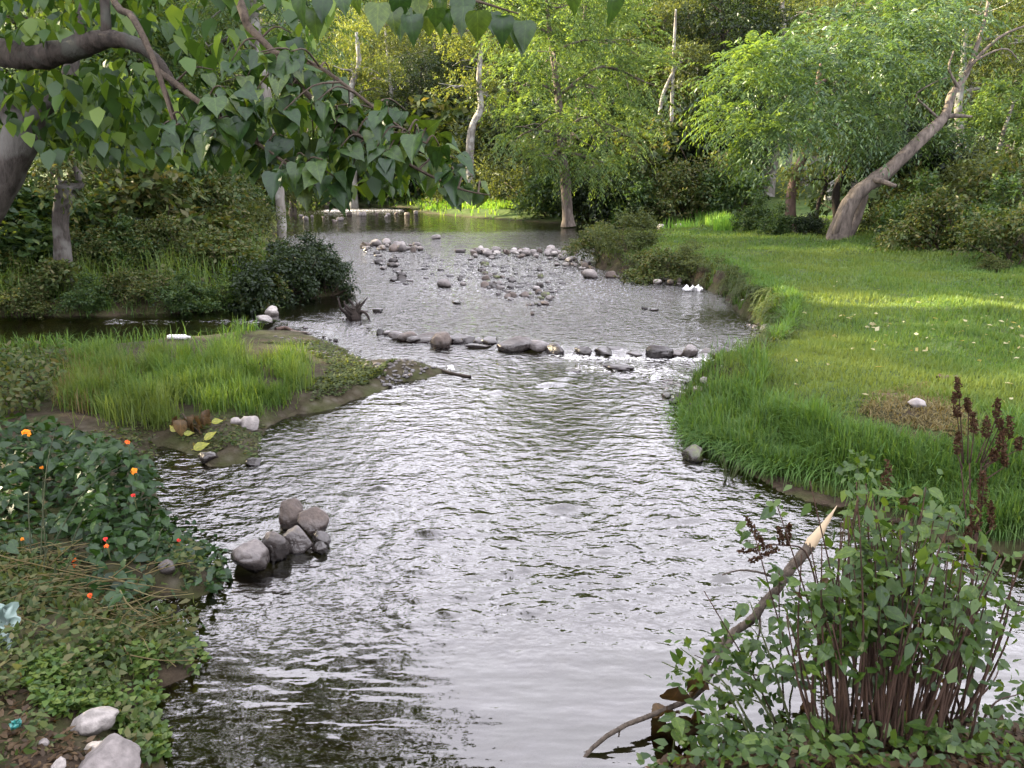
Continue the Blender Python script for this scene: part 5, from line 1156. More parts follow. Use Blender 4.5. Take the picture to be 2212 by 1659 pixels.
link('bough', mb.mesh('overhanging_top_boughs', M['barkpale'], True), root)

# ------------------------------------------------------------------ flowering bush, left foreground
def bush_pts(poly, n_, back=0.0):
    poly = np.array(poly, float); out_ = []
    while len(out_) < n_:
        uv = rng.uniform(poly.min(0), poly.max(0), (n_, 2)); uv = uv[inpoly(poly, uv[:, 0], uv[:, 1])]
        for u, v in uv:
            Yd = 3.55 + (1330 - v) / 420 * 1.45 + .15 * math.sin(u * .02) + .30 * float(pnoise(np.array([u * .017]), np.array([v * .021]), 71)[0]) + rng.uniform(-.1, .12) + back * rng.random()
            out_.append(q(u, v, Yd))
    out_ = np.array(out_[:n_]); g = height(out_[:, 0], out_[:, 1]); wz_ = water_z(out_[:, 0], out_[:, 1])
    out_[:, 2] = np.maximum(out_[:, 2], np.maximum(g, wz_) + .02)
    return out_
def leafy_bush(name, label, base, poly, nobj, nstuff, nst, flowers, lm, sz, mats='lantana'):
    base = np.asarray(base, float); r_ = thing(name, label, 'bush', base)
    P_ = bush_pts(poly, nobj); S_ = bush_pts(poly, nst)
    for e in S_:
        a = base + [rng.uniform(-.25, .25), rng.uniform(-.2, .2), -.05]; a[2] = max(hz(a[0], a[1]), 0) - .03
        link('stem', MB().add(*tube(spline([a - base, (a + e) / 2 - base + [0, 0, .12], e - base], 8), np.linspace(.005, .002, 8), 5)).mesh('bush_stem', M['stemdark'], True), r_)
    for p in P_:
        a = rng.uniform(0, 6.28)
        leaf_obj(lm[rng.integers(len(lm))], p, np.array([math.cos(a), math.sin(a) - .25, rng.uniform(-.7, .15)]), np.array([.25 * rng.standard_normal(), -.35, 1]), rng.uniform(*sz), r_, base)
    B_ = bush_pts(poly, nstuff, .4); mb_ = MB(); n_ = len(B_)
    B_[:, 2] -= rng.uniform(0, .08, n_)
    leaves_at(mb_, B_ - base, rvec(n_) * [1, 1, .5] + [0, 0, -.25], np.array([0, -.3, 1]) + .5 * rng.standard_normal((n_, 3)), rng.uniform(sz[0] * .8, sz[1], n_), .55, True)
    o_ = link('foliage', mb_.mesh(name + '_foliage', M[mats]), r_); o_['kind'] = 'stuff'
    for u, v, w, mt, lab in flowers:
        Yd = 3.36 + (1330 - v) / 420 * 1.45 + .15 * math.sin(u * .02) + .30 * float(pnoise(np.array([u * .017]), np.array([v * .021]), 71)[0]); p = q(u, v, Yd); s_ = pxsize(w, p) * .4; mb_ = MB(); n_ = 26
        dv = rvec(n_); dv[:, 2] = np.abs(dv[:, 2]); dv[:, 1] -= .3
        leaves_at(mb_, dv * s_ * .55, np.cross(dv, rvec(n_)), dv, np.full(n_, s_ * .8), .8, False)
        f_ = link('flower_head', mb_.mesh('flower_head', M[mt]), r_, p - base); f_['label'] = lab
        link('flower_stalk', MB().add(*tube(np.array([(0, .02, -.09), (0, .01, -.04), (0, 0, 0)]), .003, 4)).mesh('flower_stalk', M['stemgreen']), f_)
    return r_
leafy_bush('flowering_bush', 'dark green bush with orange and red flower heads at the left water edge', TG(120, 1240), [(-40, 900), (90, 890), (200, 925), (300, 965), (335, 1010), (330, 1080), (380, 1140), (400, 1230), (330, 1270), (240, 1290), (120, 1300), (-40, 1270)], 290, 3800, 9,
           [(57, 936, 26, 'petalor', 'orange flower head'), (275, 956, 16, 'petal', 'small orange red flower head'), (290, 1018, 22, 'petalor', 'orange flower head'), (288, 1071, 14, 'petalred', 'small red flower head'), (228, 1165, 14, 'petalred', 'red flower head'), (230, 1180, 14, 'petal', 'red flower head'), (158, 1210, 18, 'petal', 'orange red flower head'), (161, 1224, 16, 'petal', 'orange red flower head'), (194, 1287, 16, 'petal', 'orange red flower head'), (48, 1165, 12, 'petalor', 'tiny orange flower head'), (90, 1010, 12, 'petalor', 'tiny orange flower head')], LL_, (.055, .10))
leafy_bush('trailing_bush', 'leafy branch tip of a bush trailing over the water by the stone row', TG(380, 1225), [(330, 1150), (420, 1165), (480, 1205), (495, 1240), (480, 1265), (420, 1275), (360, 1270), (330, 1220)], 80, 800, 5, [(386, 1167, 12, 'petalred', 'pinkish red flower head')], LL_, (.05, .085))
# dry scrub below the bush
base = TG(110, 1400); r_ = thing('dry_scrub', 'tangle of brown dry stems and leaves below the flowering bush', 'bush', base)
mb = MB()
for k in range(190):
    u0, v0 = rng.uniform(-30, 330), rng.uniform(1230, 1420); p0 = bush_pts([(u0 - 4, v0 - 4), (u0 + 4, v0 - 4), (u0, v0 + 4)], 1)[0]
    a = rng.normal(-.25, .5); l_ = rng.uniform(.1, .34); e = p0 + [l_ * math.cos(a), rng.normal(0, .06), l_ * math.sin(a) * .6]
    e[2] = max(e[2], hz(e[0], e[1]) + .01)
    mb.add(*tube(spline([p0 - base, (p0 + e) / 2 - base + rng.normal(0, .02, 3), e - base], 6), np.linspace(.004, .0015, 6), 4, 0, False))
o = link('dry_stems', mb.mesh('dry_scrub_stems', M['drygrass'], True), r_); o['kind'] = 'stuff'
for pts, rr in (([(-20, 1330), (60, 1368), (130, 1415), (170, 1470), (182, 1495)], .006), ([(-20, 1195), (60, 1215), (170, 1240), (300, 1262), (390, 1275)], .004), ([(40, 1270), (62, 1240), (50, 1300), (60, 1390)], .005), ([(60, 1300), (55, 1340), (52, 1390)], .004), ([(150, 1300), (240, 1350), (330, 1400), (380, 1440)], .004)):
    w_ = np.array([q(u, v, 3.35 + (1330 - v) / 420 * 1.3) for u, v in pts]); w_[:, 2] = np.maximum(w_[:, 2], height(w_[:, 0], w_[:, 1]) + .01)
    link('stem', MB().add(*tube(spline(w_ - base, 18), np.linspace(rr, rr * .5, 18), 5, .03)).mesh('arching_stem', M['drygrass'], True), r_)
P_ = bush_pts([(-40, 1280), (120, 1310), (260, 1300), (340, 1370), (420, 1400), (440, 1440), (330, 1450), (200, 1430), (100, 1430), (-40, 1450)], 130)
for p in P_:
    a = rng.uniform(0, 6.28); leaf_obj(LL_[rng.integers(3)], p, np.array([math.cos(a), math.sin(a), -.3]), np.array([0, -.3, 1]) + .3 * rng.standard_normal(3), rng.uniform(.045, .085), r_, base)
mb = MB(); P_ = bush_pts([(-40, 1260), (120, 1300), (260, 1300), (340, 1370), (430, 1400), (445, 1440), (330, 1460), (200, 1440), (100, 1440), (-40, 1450)], 2600, .2)
leaves_at(mb, P_ - base, rvec(len(P_)), np.array([0, -.3, 1]) + .5 * rng.standard_normal((len(P_), 3)), rng.uniform(.03, .065, len(P_)), .5, True)
o = link('foliage', mb.mesh('dry_scrub_foliage', M['scrub']), r_); o['kind'] = 'stuff'
# bright ground cover
P_ = scatter_v([(60, 1440), (180, 1420), (300, 1440), (430, 1400), (450, 1450), (350, 1475), (350, 1560), (370, 1640), (300, 1655), (230, 1600), (120, 1560), (50, 1500)], 5200, .2)
P_ = P_[poly_sd(SHORE, P_[:, 0], P_[:, 1]) > -.06]; k = rng.random(len(P_)) < np.clip(.45 + 1.1 * pnoise(P_[:, 0] * 7, P_[:, 1] * 7, 61), .08, 1); P_ = P_[k]
for u_, v_, r0_ in ((188, 1588, .12), (205, 1640, .12)):
    c_ = TG(u_, v_); P_ = P_[np.hypot(P_[:, 0] - c_[0], P_[:, 1] - c_[1]) > r0_]
mb = MB(); P2 = P_ + np.column_stack([np.zeros((len(P_), 2)), rng.uniform(.0, .075, len(P_))]); P2[:, 2] = np.maximum(P2[:, 2], .015)
leaves_at(mb, P2, rvec(len(P_)) * [1, 1, .35] + [0, 0, .1], np.array([0, -.2, 1]) + .4 * rng.standard_normal((len(P_), 3)), rng.uniform(.018, .042, len(P_)), .7, True)
tag(link('ground_cover', mb.mesh('ground_cover', M['cover'])), 'yellow green creeping ground cover at the near left water edge', 'ground cover', kind='stuff')
P_ = scatter_v([(-40, 1480), (60, 1500), (130, 1570), (240, 1620), (330, 1660), (-40, 1660)], 420, .25)
mb = MB(); leaves_at(mb, P_ + [0, 0, .012], rvec(len(P_)) * [1, 1, .25], np.array([0, 0, 1]) + .35 * rng.standard_normal((len(P_), 3)), rng.uniform(.015, .045, len(P_)), .5, True)
tag(link('dead_leaf_litter', mb.mesh('dead_leaf_litter', M['dry'])), 'brown dead leaf litter on the soil in the bottom left corner', 'leaf litter', kind='stuff')
P_ = scatter_v([(-200, 1000), (-200, 780), (150, 770), (150, 850), (60, 900)], 3800, .2); P_ = P_[poly_sd(SHORE, P_[:, 0], P_[:, 1]) > .0]
mb = MB(); leaves_at(mb, P_ + np.column_stack([np.zeros((len(P_), 2)), rng.uniform(.0, .22, len(P_))]), rvec(len(P_)) + [0, 0, -.2], np.array([0, -.3, 1]) + .5 * rng.standard_normal((len(P_), 3)), rng.uniform(.04, .09, len(P_)), .55, True)
tag(link('spit_weeds', mb.mesh('spit_weeds', M['scrub'])), 'low weeds behind the flowering bush at the left edge', 'weeds', kind='stuff')

P_ = scatter_v([(-60, 1250), (240, 1290), (400, 1160), (490, 1235), (488, 1268), (300, 1305), (250, 1320), (330, 1376), (425, 1402), (430, 1450), (340, 1500), (345, 1660), (-60, 1660)], 4200, .25)
P_ = P_[(poly_sd(SHORE, P_[:, 0], P_[:, 1]) > -.03) & (pnoise(P_[:, 0] * 4, P_[:, 1] * 4, 66) > -.08)]
for u_, v_, r0_ in ((188, 1588, .13), (205, 1640, .12), (205, 1660, .16), (40, 1590, .07)):
    c_ = TG(u_, v_); P_ = P_[np.hypot(P_[:, 0] - c_[0], (P_[:, 1] - c_[1] + .02) * 1.2) > r0_]
mb = MB(); leaves_at(mb, P_ + np.column_stack([np.zeros((len(P_), 2)), rng.uniform(.0, .1, len(P_))]), rvec(len(P_)) * [1, 1, .5], np.array([0, -.3, 1]) + .5 * rng.standard_normal((len(P_), 3)), rng.uniform(.012, .06, len(P_)), .5, True)
tag(link('near_bank_weeds', mb.mesh('near_bank_weeds', M['scrub'])), 'mixed low weeds covering the near left bank', 'weeds', kind='stuff')
P_ = scatter_v([(100, 960), (330, 900), (560, 900), (580, 950), (560, 1003), (440, 1005), (345, 960), (330, 1000), (200, 960)], 1500, .12); P_ = P_[poly_sd(SHORE, P_[:, 0], P_[:, 1]) > 0]
mb = MB(); leaves_at(mb, P_ + [0, 0, .012], rvec(len(P_)) * [1, 1, .3], np.array([0, 0, 1]) + .4 * rng.standard_normal((len(P_), 3)), rng.uniform(.015, .05, len(P_)), .55, True)
tag(link('spit_litter', mb.mesh('spit_litter', M['scrub'])), 'bits of weed and leaf litter on the mud of the spit', 'leaf litter', kind='stuff')

# ------------------------------------------------------------------ litter and driftwood
def crumple(nu, nv, lx, ly, amp, seed):
    r_ = np.random.default_rng(seed); U, V = np.meshgrid(np.linspace(-.5, .5, nu), np.linspace(-.5, .5, nv), indexing='ij')
    z = amp * (pnoise(U * 4 + seed, V * 4, seed) + .6 * pnoise(U * 9, V * 9 + seed, seed + 1)); th = amp * .25
    X_ = U * lx + amp * .5 * pnoise(U * 5, V * 5, seed + 2); Y_ = V * ly + amp * .5 * pnoise(U * 5 + 3, V * 5, seed + 4)
    top_ = np.stack([X_, Y_, z + th], -1).reshape(-1, 3); bot = np.stack([X_ * .96, Y_ * .96, z], -1).reshape(-1, 3)
    qd = grid_quads(nu, nv); return MB().add(top_, qd).add(bot, qd[:, ::-1])
M['bag'] = plain_mat('plastic_bluish', (0.12, 0.17, 0.15), .4, 0, .3); M['white'] = plain_mat('plastic_white', (.5, .5, .5), .4, 0, .06); M['teal'] = plain_mat('plastic_teal', (.015, .13, .115), .4, 0, .2)
p = q(8, 1445, 3.0); g = hz(p[0], p[1]); p[2] = max(p[2], g + .08)
tag(link('plastic_bag', crumple(16, 16, .15, .2, .06, 3).mesh('plastic_bag', M['bag'], True), None, p, (R(62), R(12), R(20))), 'crumpled pale blue green plastic bag at the left edge', 'plastic bag')
p = TG(40, 1590); tag(link('plastic_wrapper', crumple(10, 10, .035, .03, .018, 5).mesh('plastic_wrapper', M['teal'], True), None, p + [0, 0, .05], (R(40), 0, R(30))), 'small teal plastic wrapper on the soil', 'wrapper')
p = G(1495, 629, .06); tag(link('plastic_scrap', crumple(14, 10, .34, .16, .09, 8).mesh('plastic_scrap', M['white'], True), None, p + [0, 0, .03]), 'white plastic scrap floating below the eroded bank', 'plastic scrap')
# bottle
p = TG(385, 733); root = thing('plastic_bottle', 'white ribbed plastic bottle lying at the backwater edge', 'bottle', p + [0, 0, .03])
xs = np.linspace(-.14, .14, 25); rr = np.where(np.abs(xs) < .11, .033 + .0035 * np.sin(xs * 160), .03); rr[0] = .012; rr[1] = .028; rr[-4:] = [.028, .02, .014, .013]
link('body', MB().add(*tube(np.column_stack([xs, 0 * xs, 0 * xs]), rr, 14, 0)).mesh('bottle_body', M['white'], True), root)
link('cap', MB().add(*tube(np.array([(.14, 0, 0), (.142, 0, 0), (.16, 0, 0), (.161, 0, 0)]), [.001, .016, .016, .012], 12, 0)).mesh('bottle_cap', M['white'], True), root)
# root stump
p = G(765, 688, .06); root = thing('root_stump', 'dark gnarled root stump standing in the water off the left bank', 'stump', p)
mb = MB()
for k in range(34):
    a = rng.uniform(0, 6.28); l_ = rng.uniform(.06, .24); e = np.array([l_ * math.cos(a), l_ * math.sin(a) * .7, rng.uniform(-.05, .36)])
    mb.add(*tube(spline([(0, 0, .04), e * .5 + rng.normal(0, .03, 3), e], 6), np.linspace(.04, .008, 6), 5, .15))
mb.add(*tube(spline([(0, 0, .12), (.18, -.03, .1), (.27, -.05, -.05)], 7), np.linspace(.035, .015, 7), 6, .1))
mb.add(*tube(np.array([(0, 0, -.15), (0, 0, 0), (.01, 0, .12), (0, 0, .2)]), [.12, .11, .08, .03], 9, .2))
link('roots', mb.mesh('stump_roots', M['barkdark'], True), root)
# driftwood
def stick(name, label, pts, r0, r1, mat, z=None, side=(), cat='branch'):
    w_ = []
    for u, v in pts:
        t_ = G(u, v, .06) if v < 812 and u < 1100 else TG(u, v); t_[2] = max(hz(t_[0], t_[1]), float(water_z(t_[0], t_[1]))) + (r0 * .6); w_.append(t_)
    zm = np.mean([a[2] for a in w_])
    for a in w_: a[2] = min(max(a[2], zm - .03), zm + .03)
    w_ = np.array(w_); b_ = w_[0].copy(); r_ = thing(name, label, cat, b_)
    link('shaft', MB().add(*tube(spline(w_ - b_, 16), np.linspace(r0, r1, 16), 8, .1)).mesh(name, M[mat], True), r_)
    for i, (dx, dy, dz, rr_) in enumerate(side):
        a = w_[1 + i % (len(w_) - 1)] - b_
        link('twig', MB().add(*tube(spline([a, a + np.array([dx, dy, dz]) * .5 + [0, 0, .01], a + np.array([dx, dy, dz])], 6), np.linspace(rr_, rr_ * .4, 6), 5, .05)).mesh(name + '_twig', M[mat], True), r_)
    return r_
stick('driftwood', 'dark forked driftwood branch stranded at the tail of the spit', [(1016, 805), (975, 797), (940, 790), (905, 783), (880, 779), (858, 785)], .017, .011, 'barkdark')
stick('driftwood', 'short brown log in the backwater mouth', [(595, 706), (615, 702), (632, 708)], .03, .02, 'barkred')
stick('driftwood', 'thin tan log beside the backwater mouth', [(628, 709), (650, 711), (668, 712)], .022, .015, 'bark')
stick('dead_branch', 'weathered brown bark piece on the lawn left of the grey stone', [(1885, 858), (1910, 858), (1940, 855)], .022, .014, 'barkred', side=((.05, -.06, .01, .01),))
stick('dead_branch', 'weathered brown bark piece on the lawn behind the seed heads', [(2025, 822), (2050, 820), (2075, 818)], .03, .016, 'barkred', side=((-.08, .05, .02, .012),))
p = G(974, 799, .02); tag(link('paper_scrap', crumple(8, 8, .07, .06, .03, 12).mesh('paper_scrap', M['white'], True), None, p + [0, 0, .03], (R(50), 0, 0)), 'tiny white scrap caught on the driftwood', 'scrap')
# dead leaf pile on the spit
base = TG(400, 930); r_ = thing('dead_leaf_sprig', 'withered sprig of big brown leaves on the spit edge', 'branch', base)
link('twig', MB().add(*tube(spline([(-.05, .1, .12), (.05, 0, .06), (.2, -.14, .02)], 8), np.linspace(.009, .004, 8), 5)).mesh('dead_sprig_twig', M['twig'], True), r_)
for k in range(15):
    a = rng.uniform(0, 6.28); p = base + [rng.uniform(-.1, .2), rng.uniform(-.12, .08), rng.uniform(.06, .16)]
    leaf_obj(DL[k % 3], p, np.array([.6 * math.cos(a), .6 * math.sin(a), -.7]), np.array([math.cos(a), -.6, .4]), rng.uniform(.1, .16), r_, base)
base = TG(430, 985); r_ = thing('yellow_leaf_sprig', 'sprig of yellowing green leaves at the edge of the spit pool', 'branch', base)
link('twig', MB().add(*tube(spline([(-.1, .1, .03), (0, 0, .04), (.15, .1, .05)], 8), .004, 5)).mesh('yellow_sprig_twig', M['twig'], True), r_)
for u, v, a, s in ((415, 985, .6, .14), (440, 965, .9, .12), (385, 945, 2.4, .1), (455, 925, .3, .1), (395, 950, .2, .09), (410, 1052, .1, .09)):
    p = TG(u, v) + [0, 0, .05]; leaf_obj(YL[0], p, np.array([math.cos(a), .2, math.sin(a) * .7]), np.array([-.2, -.8, .5]), s, r_, base)
# twig bush in the water by the right bank
base = G(1572, 1036, 0); r_ = thing('drowned_sprig', 'small leafless sprig sticking out of the water by the right bank', 'plant', base)
for k in range(9):
    e = np.array([rng.uniform(-.09, .1), rng.uniform(-.05, .05), rng.uniform(.1, .24)]); link('stem', MB().add(*tube(spline([(0, 0, -.08), e * .5 + rng.normal(0, .012, 3), e], 6), np.linspace(.004, .0015, 6), 4, 0)).mesh('sprig_stem', M['stemgreen'], True), r_)

# ------------------------------------------------------------------ near right bush
base = TG(1880, 1600); off = base
root = thing('stemmy_bush', 'clump of red brown upright stems with green leaves in the right foreground', 'bush', base)
def stemobj(pts, r0, r1, mat='stemred', n_=9, par=None, of=None):
    of = base if of is None else of
    sp_ = spline(pts, n_); link('stem', MB().add(*tube(sp_ - of, np.linspace(r0, r1, n_), 5, .02)).mesh('bush_stem', M[mat], True), par or root); return sp_
BL_SPOTS = []
for k in range(135):
    ub = rng.normal(1915, 78); ub = min(max(ub, 1700), 2090); g = TG(ub, rng.uniform(1575, 1640))
    hgt_ = rng.uniform(.5, .98) * (1 - .25 * abs(ub - 1880) / 220); lean = (ub - 1890) / 1000 + rng.normal(0, .12)
    if k % 13 == 0: hgt_ *= 1.28
    e = g + [lean * hgt_ + rng.normal(0, .03), rng.uniform(-.08, .3) * hgt_, hgt_]
    sp_ = stemobj([g - [0, 0, .03], (g + e) / 2 + rng.normal(0, .025, 3), e], rng.uniform(.004, .0075), .002)
    for j in range(2): BL_SPOTS.append((sp_[rng.integers(5, 9)], rng.uniform(.05, .095)))
# tall leader
g = TG(1870, 1590); e = q(1852, 1005, 3.5); sp_ = stemobj([g, q(1880, 1300, 3.2), e], .008, .003, 'stemgreen', 16)
for j in range(16): BL_SPOTS.append((sp_[rng.integers(7, 16)], rng.uniform(.06, .1)))
for u0, v0, u1, v1 in ((1760, 1600, 1690, 1250), (1720, 1600, 1620, 1300), (1700, 1610, 1560, 1380), (1800, 1600, 1850, 1130), (1650, 1620, 1470, 1400), (1640, 1630, 1430, 1430), (1800, 1590, 1900, 1050), (2050, 1590, 2130, 1240), (2060, 1590, 2190, 1230), (2070, 1590, 2205, 1290), (1680, 1620, 1580, 1500), (1620, 1640, 1520, 1560), (2030, 1590, 2160, 1440), (2100, 1600, 2200, 1500)):
    g = TG(u0, v0); e = q(u1, v1, g[1] + rng.uniform(.05, .4)); sp_ = stemobj([g, (g + e) / 2 + [rng.normal(0, .03), 0, .06], e], .006, .002, 'stemred' if u0 > 2000 else 'stemgreen', 14)
    for j in range(9 if u0 < 2000 else 3): BL_SPOTS.append((sp_[rng.integers(5, 14)], rng.uniform(.055, .1)))
def px_of(p):
    zc = p[1] * math.cos(PITCH) - (p[2] - CAMH) * math.sin(PITCH); return CX + FPX * p[0] / zc, CY - FPX * (p[1] * math.sin(PITCH) + (p[2] - CAMH) * math.cos(PITCH)) / zc
BL_SPOTS = [(p, s) for p, s in BL_SPOTS if not (1690 < px_of(p)[0] < 1835 and 1060 < px_of(p)[1] < 1215)]
for p, s in BL_SPOTS[:300]:
    a = rng.uniform(0, 6.28); leaf_obj(BL[rng.integers(3)], p, np.array([math.cos(a), math.sin(a) * .8, rng.uniform(-.6, .35)]), np.array([.2 * rng.standard_normal(), -.35, 1]), s, root, base)
mb = MB(); arr = np.array([p for p, s in BL_SPOTS]); idx = rng.integers(0, len(arr), 2000); P_ = arr[idx] + rng.normal(0, .045, (2000, 3))
leaves_at(mb, P_ - base, rvec(2000), np.array([0, -.3, 1]) + .5 * rng.standard_normal((2000, 3)), rng.uniform(.025, .07, 2000), .5, True)
o = link('foliage', mb.mesh('stemmy_foliage', M['bush']), root); o['kind'] = 'stuff'
# withered leaves inside
for k in range(75):
    u, v = rng.uniform(1720, 2080), rng.uniform(1250, 1600); leaf_obj(DL[k % 3], q(u, v, rng.uniform(2.75, 3.05)), rvec(1)[0] - [0, 0, .6], np.array([0, -.6, .6]), rng.uniform(.035, .07), root, base)
# weeds at its foot
P_ = scatter_v([(1330, 1665), (1500, 1600), (1700, 1575), (2000, 1565), (2230, 1550), (2700, 1535), (2700, 1690), (1330, 1690)], 1500, .15); P_ = P_[poly_sd(SHORE, P_[:, 0], P_[:, 1]) > -.03]
mb = MB(); leaves_at(mb, P_ + np.column_stack([np.zeros((len(P_), 2)), rng.uniform(0, .12, len(P_))]), rvec(len(P_)) * [1, 1, .5], np.array([0, -.3, 1]) + .4 * rng.standard_normal((len(P_), 3)), rng.uniform(.025, .06, len(P_)), .55, True)
tag(link('foot_weeds', mb.mesh('foot_weeds', M['bush'])), 'leafy weeds at the foot of the stemmy bush', 'weeds', kind='stuff')
P_ = scatter_v([(1400, 1665), (1600, 1600), (1800, 1580), (2230, 1560), (2700, 1545), (2700, 1690)], 2200, .15)
mb = MB(); leaves_at(mb, P_ + [0, 0, .02], rvec(len(P_)) * [1, 1, .4], np.array([0, 0, 1]) + .4 * rng.standard_normal((len(P_), 3)), rng.uniform(.02, .06, len(P_)), .5, True)
tag(link('brown_leaf_litter', mb.mesh('brown_leaf_litter', M['dry'])), 'brown leaf litter under the stemmy bush', 'leaf litter', kind='stuff')
for k, (u, v) in enumerate(((1450, 1650), (1560, 1640), (1640, 1650), (1740, 1640), (1860, 1560), (1920, 1600), (2010, 1640), (1700, 1560), (1790, 1500))):
    g = TG(u, v); g[2] = max(g[2], 0); r_ = thing('seedling', 'leafy green seedling ' + ['at the left end of the near bank', 'under the broken branch', 'between the broken branch and the stems', 'at the bottom edge below the stems', 'in front of the dense stems', 'at the right foot of the stems', 'at the bottom edge right of the stems', 'left of the stem clump', 'high in front of the stem clump'][k], 'plant', g)
    hh = rng.uniform(.1, .2) if k < 8 else .3; link('stem', MB().add(*tube(np.array([(0, 0, -.02), (.01, 0, hh * .5), (0, 0, hh)]), .004, 5)).mesh('seedling_stem', M['stemgreen']), r_)
    for j in range(8):
        a = j * 1.57 + rng.uniform(-.3, .3); leaf_obj(BL[j % 3], g + [0, 0, hh * (.45 + .55 * j / 8)], np.array([math.cos(a), math.sin(a), .1]), np.array([0, -.2, 1]), rng.uniform(.06, .1), r_, g)

# seed heads
def seed_head(l_, w_, seed):
    mb_ = MB(); n_ = int(90 + 900 * l_); t = rng.random(n_); a = rng.uniform(0, 6.28, n_)
    rad_ = .8 * w_ * (.35 + .65 * np.sin(np.pi * np.clip(t * .9 + .08, 0, 1))) * (.6 + .5 * np.abs(np.sin(t * 9 + seed))) * rng.uniform(.5, 1, n_)
    P_ = np.column_stack([rad_ * np.cos(a), rad_ * np.sin(a), t * l_]); leaves_at(mb_, P_, rvec(n_) + [0, 0, .4], rvec(n_), rng.uniform(.008, .016, n_), .8)
    return mb_
gb = TG(2100, 1580); root2 = thing('seed_head_plant', 'tall dry weed with brown lumpy seed heads at the right edge', 'plant', gb)
gx_ = {}
for i, (u, v0, v1, w) in enumerate([(2072, 815, 860, 16), (2068, 850, 900, 18), (2092, 862, 890, 16), (2104, 892, 936, 20), (2068, 935, 982, 16), (2152, 862, 902, 18), (2131, 903, 946, 20), (2158, 905, 925, 16), (2164, 925, 948, 18), (2182, 902, 946, 18), (2164, 945, 980, 26), (2147, 972, 995, 22), (2171, 980, 1008, 14), (2198, 945, 972, 20), (2124, 1018, 1090, 26), (2108, 1085, 1150, 30), (2143, 1085, 1140, 20), (2090, 1130, 1165, 20), (1975, 1060, 1090, 24), (1950, 1075, 1100, 20)]):
    Yd = 3.25 - (v1 - 900) / 250 * .15; a = q(u, v1, Yd); t_ = q(u + rng.uniform(-6, 6), v0, Yd); l_ = np.linalg.norm(t_ - a)
    h_ = link('seed_head', seed_head(l_, pxsize(w, a) * .55, i).mesh('seed_head', M['spike']), root2, a - gb)
    h_.rotation_euler = Vector(t_ - a).to_track_quat('Z', 'Y').to_euler()
    j = q(2094 + (u - 2100) * .45, max(v1 + 30, 1000), Yd - .02)
    link('stem', MB().add(*tube(spline([a - gb, j - gb], 5), np.linspace(.002, .0035, 5), 5, 0)).mesh('seed_stem', M['stemred'], True), root2)
for u in (2075, 2094, 2120, 2130):
    link('stem', MB().add(*tube(spline([(0, 0, -.03), q(2100, 1280, 3.0) - gb, q(u, 1000, 3.2) - gb], 12), np.linspace(.006, .003, 12), 5, .03)).mesh('seed_stem', M['stemred'], True), root2)
gb = TG(1905, 1590); r_ = thing('seed_head_plant', 'single brown seed spike standing over the stemmy bush', 'plant', gb)
a = q(1910, 1075, 3.2); link('stem', MB().add(*tube(spline([(0, 0, -.03), q(1908, 1300, 3.0) - gb, a - gb], 12), np.linspace(.006, .003, 12), 5, .03)).mesh('seed_stem', M['stemred'], True), r_)
link('seed_head', seed_head(pxsize(85, a), pxsize(14, a), 3).mesh('seed_head', M['spike']), r_, a - gb)
gb = TG(1745, 1600); r_ = thing('seed_head_plant', 'weed with dark brown seed heads reaching left beside the cut branch', 'plant', gb)
link('stem', MB().add(*tube(spline([(0, 0, -.03), q(1770, 1350, 2.95) - gb, q(1745, 1200, 3.05) - gb, q(1690, 1178, 3.05) - gb, q(1640, 1180, 3.05) - gb], 16), np.linspace(.006, .0025, 16), 5, .02)).mesh('seed_stem', M['stemred'], True), r_)
for i, (u, v, du, dv, w) in enumerate(((1690, 1178, -8, -40, 14), (1665, 1180, -70, 12, 16), (1650, 1178, -40, -62, 15), (1680, 1185, -60, 28, 14), (1700, 1178, 5, -45, 13))):
    a = q(u, v, 3.05); t_ = q(u + du, v + dv, 3.05); h_ = link('seed_head', seed_head(np.linalg.norm(t_ - a), pxsize(w, a) * .5, i).mesh('seed_head', M['spike']), r_, a - gb); h_.rotation_euler = Vector(t_ - a).to_track_quat('Z', 'Y').to_euler()
# broken branch
gb = TG(1245, 1690); gb[2] = max(gb[2], 0); rb = thing('broken_branch', 'broken branch with pale torn end leaning in the right foreground bush', 'branch', gb)
sp_ = spline([q(1750, 1178, 3.14), q(1728, 1206, 3.12), q(1705, 1232, 3.1), q(1680, 1272, 3.05), q(1652, 1300, 3.02), q(1626, 1336, 2.98), q(1590, 1362, 2.95)], 22)
link('shaft', MB().add(*tube(sp_ - gb, np.interp(np.linspace(0, 1, 22), [0, .3, .34, .4, 1], [.025, .022, .026, .021, .017]), 9, .08)).mesh('broken_shaft', M['branchbark'], True), rb)
sp_ = spline([q(1748, 1180, 3.14), q(1766, 1156, 3.15), q(1786, 1126, 3.17), q(1808, 1092, 3.18)], 8)
v_, q_, t_ = tube(sp_ - gb, [.0245, .024, .014, .002], 9, .06) if False else tube(sp_ - gb, np.array([.0255, .0265, .022, .02, .013, .011, .005, .001]), 9, .06)
o = link('torn_end', MB().add(v_, q_, t_).mesh('torn_end', M['cutwood'], True), rb); o['label'] = 'pale splintered wood'
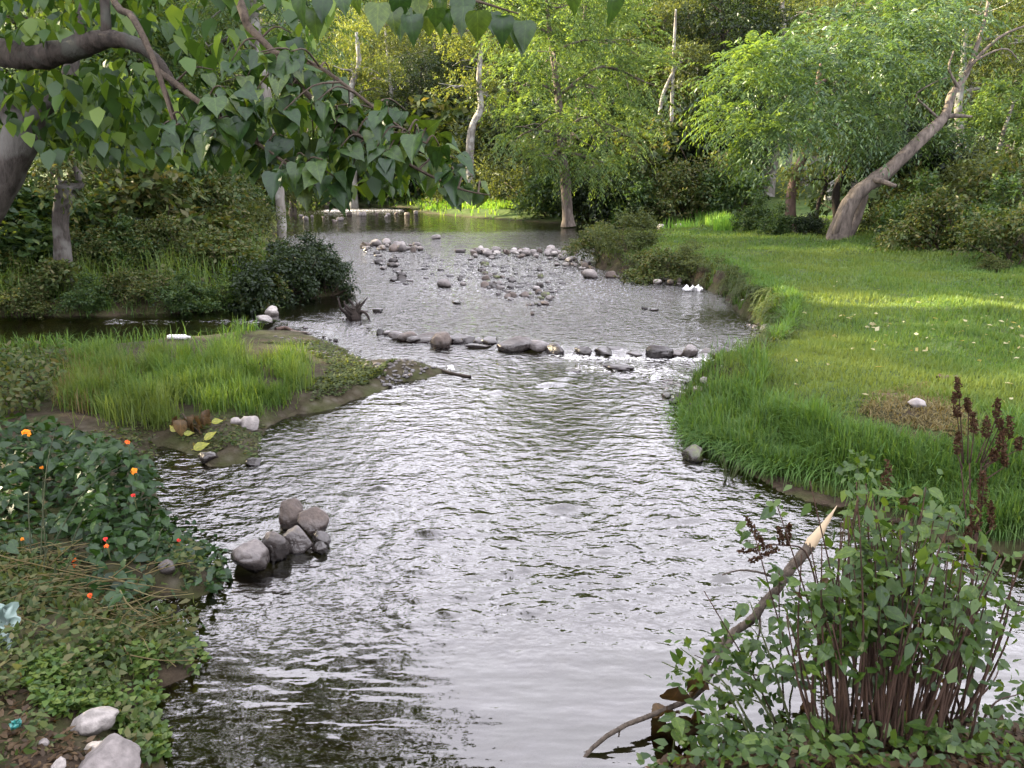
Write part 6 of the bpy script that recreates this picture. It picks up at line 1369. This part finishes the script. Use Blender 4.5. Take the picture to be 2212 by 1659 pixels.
for pts, r0, r1 in (([q(1590, 1362, 2.95), q(1550, 1400, 2.9), q(1520, 1440, 2.88), q(1500, 1490, 2.85)], .02, .009), ([q(1592, 1360, 2.95), q(1560, 1410, 2.88), q(1535, 1455, 2.83), q(1505, 1500, 2.8), q(1440, 1532, 2.75), q(1340, 1572, 2.65), q(1275, 1620, 2.58), q(1245, 1665, 2.52)], .017, .007), ([q(1690, 1262, 3.05), q(1655, 1240, 3.0), q(1600, 1232, 2.98), q(1560, 1242, 2.95)], .006, .003), ([q(1640, 1318, 3.0), q(1640, 1370, 2.95), q(1610, 1440, 2.9)], .006, .003), ([q(1640, 1460, 2.85), q(1560, 1440, 2.84), q(1500, 1415, 2.82)], .004, .002), ([q(1340, 1572, 2.65), q(1336, 1592, 2.64)], .004, .003), ([q(1275, 1620, 2.58), q(1262, 1625, 2.57)], .004, .002)):
    link('limb', MB().add(*tube(spline(pts, 14) - gb, np.linspace(r0, r1, 14), 7, .05)).mesh('broken_limb', M['branchbark'], True), rb)
for k, (u, v) in enumerate(((1490, 1470), (1470, 1490), (1505, 1500), (1450, 1560), (1470, 1580), (1430, 1600), (1490, 1590), (1415, 1610), (1460, 1620), (1370, 1635), (1500, 1545), (1440, 1540))):
    leaf_obj(DL[k % 3], q(u, v - 14, 2.72 + rng.uniform(-.05, .05)), np.array([rng.normal(0, .5), rng.normal(0, .4), -1]), np.array([rng.normal(0, .5), -1, .2]), rng.uniform(.09, .15), rb, gb)

# ------------------------------------------------------------------ labels of look-alikes in view: say which one
def ucol(o): return o.matrix_world.translation.x / max(o.matrix_world.translation.y, .1)
bpy.context.view_layer.update()
byl = {}
for o in S.objects:
    if o.parent is None and o.get('category') in ('tree', 'shrub', 'stone') and o.get('label'): byl.setdefault(o['label'], []).append(o)
ORD = ['leftmost', 'second from left', 'third from left', 'fourth from left', 'fifth from left', 'sixth from left', 'seventh from left', 'eighth from left', 'ninth from left']
for lab, os_ in byl.items():
    if 1 < len(os_) <= 9:
        os_.sort(key=ucol)
        for i, o in enumerate(os_): o['label'] = lab + ', ' + (ORD[i] if i < len(os_) - 1 else 'rightmost')
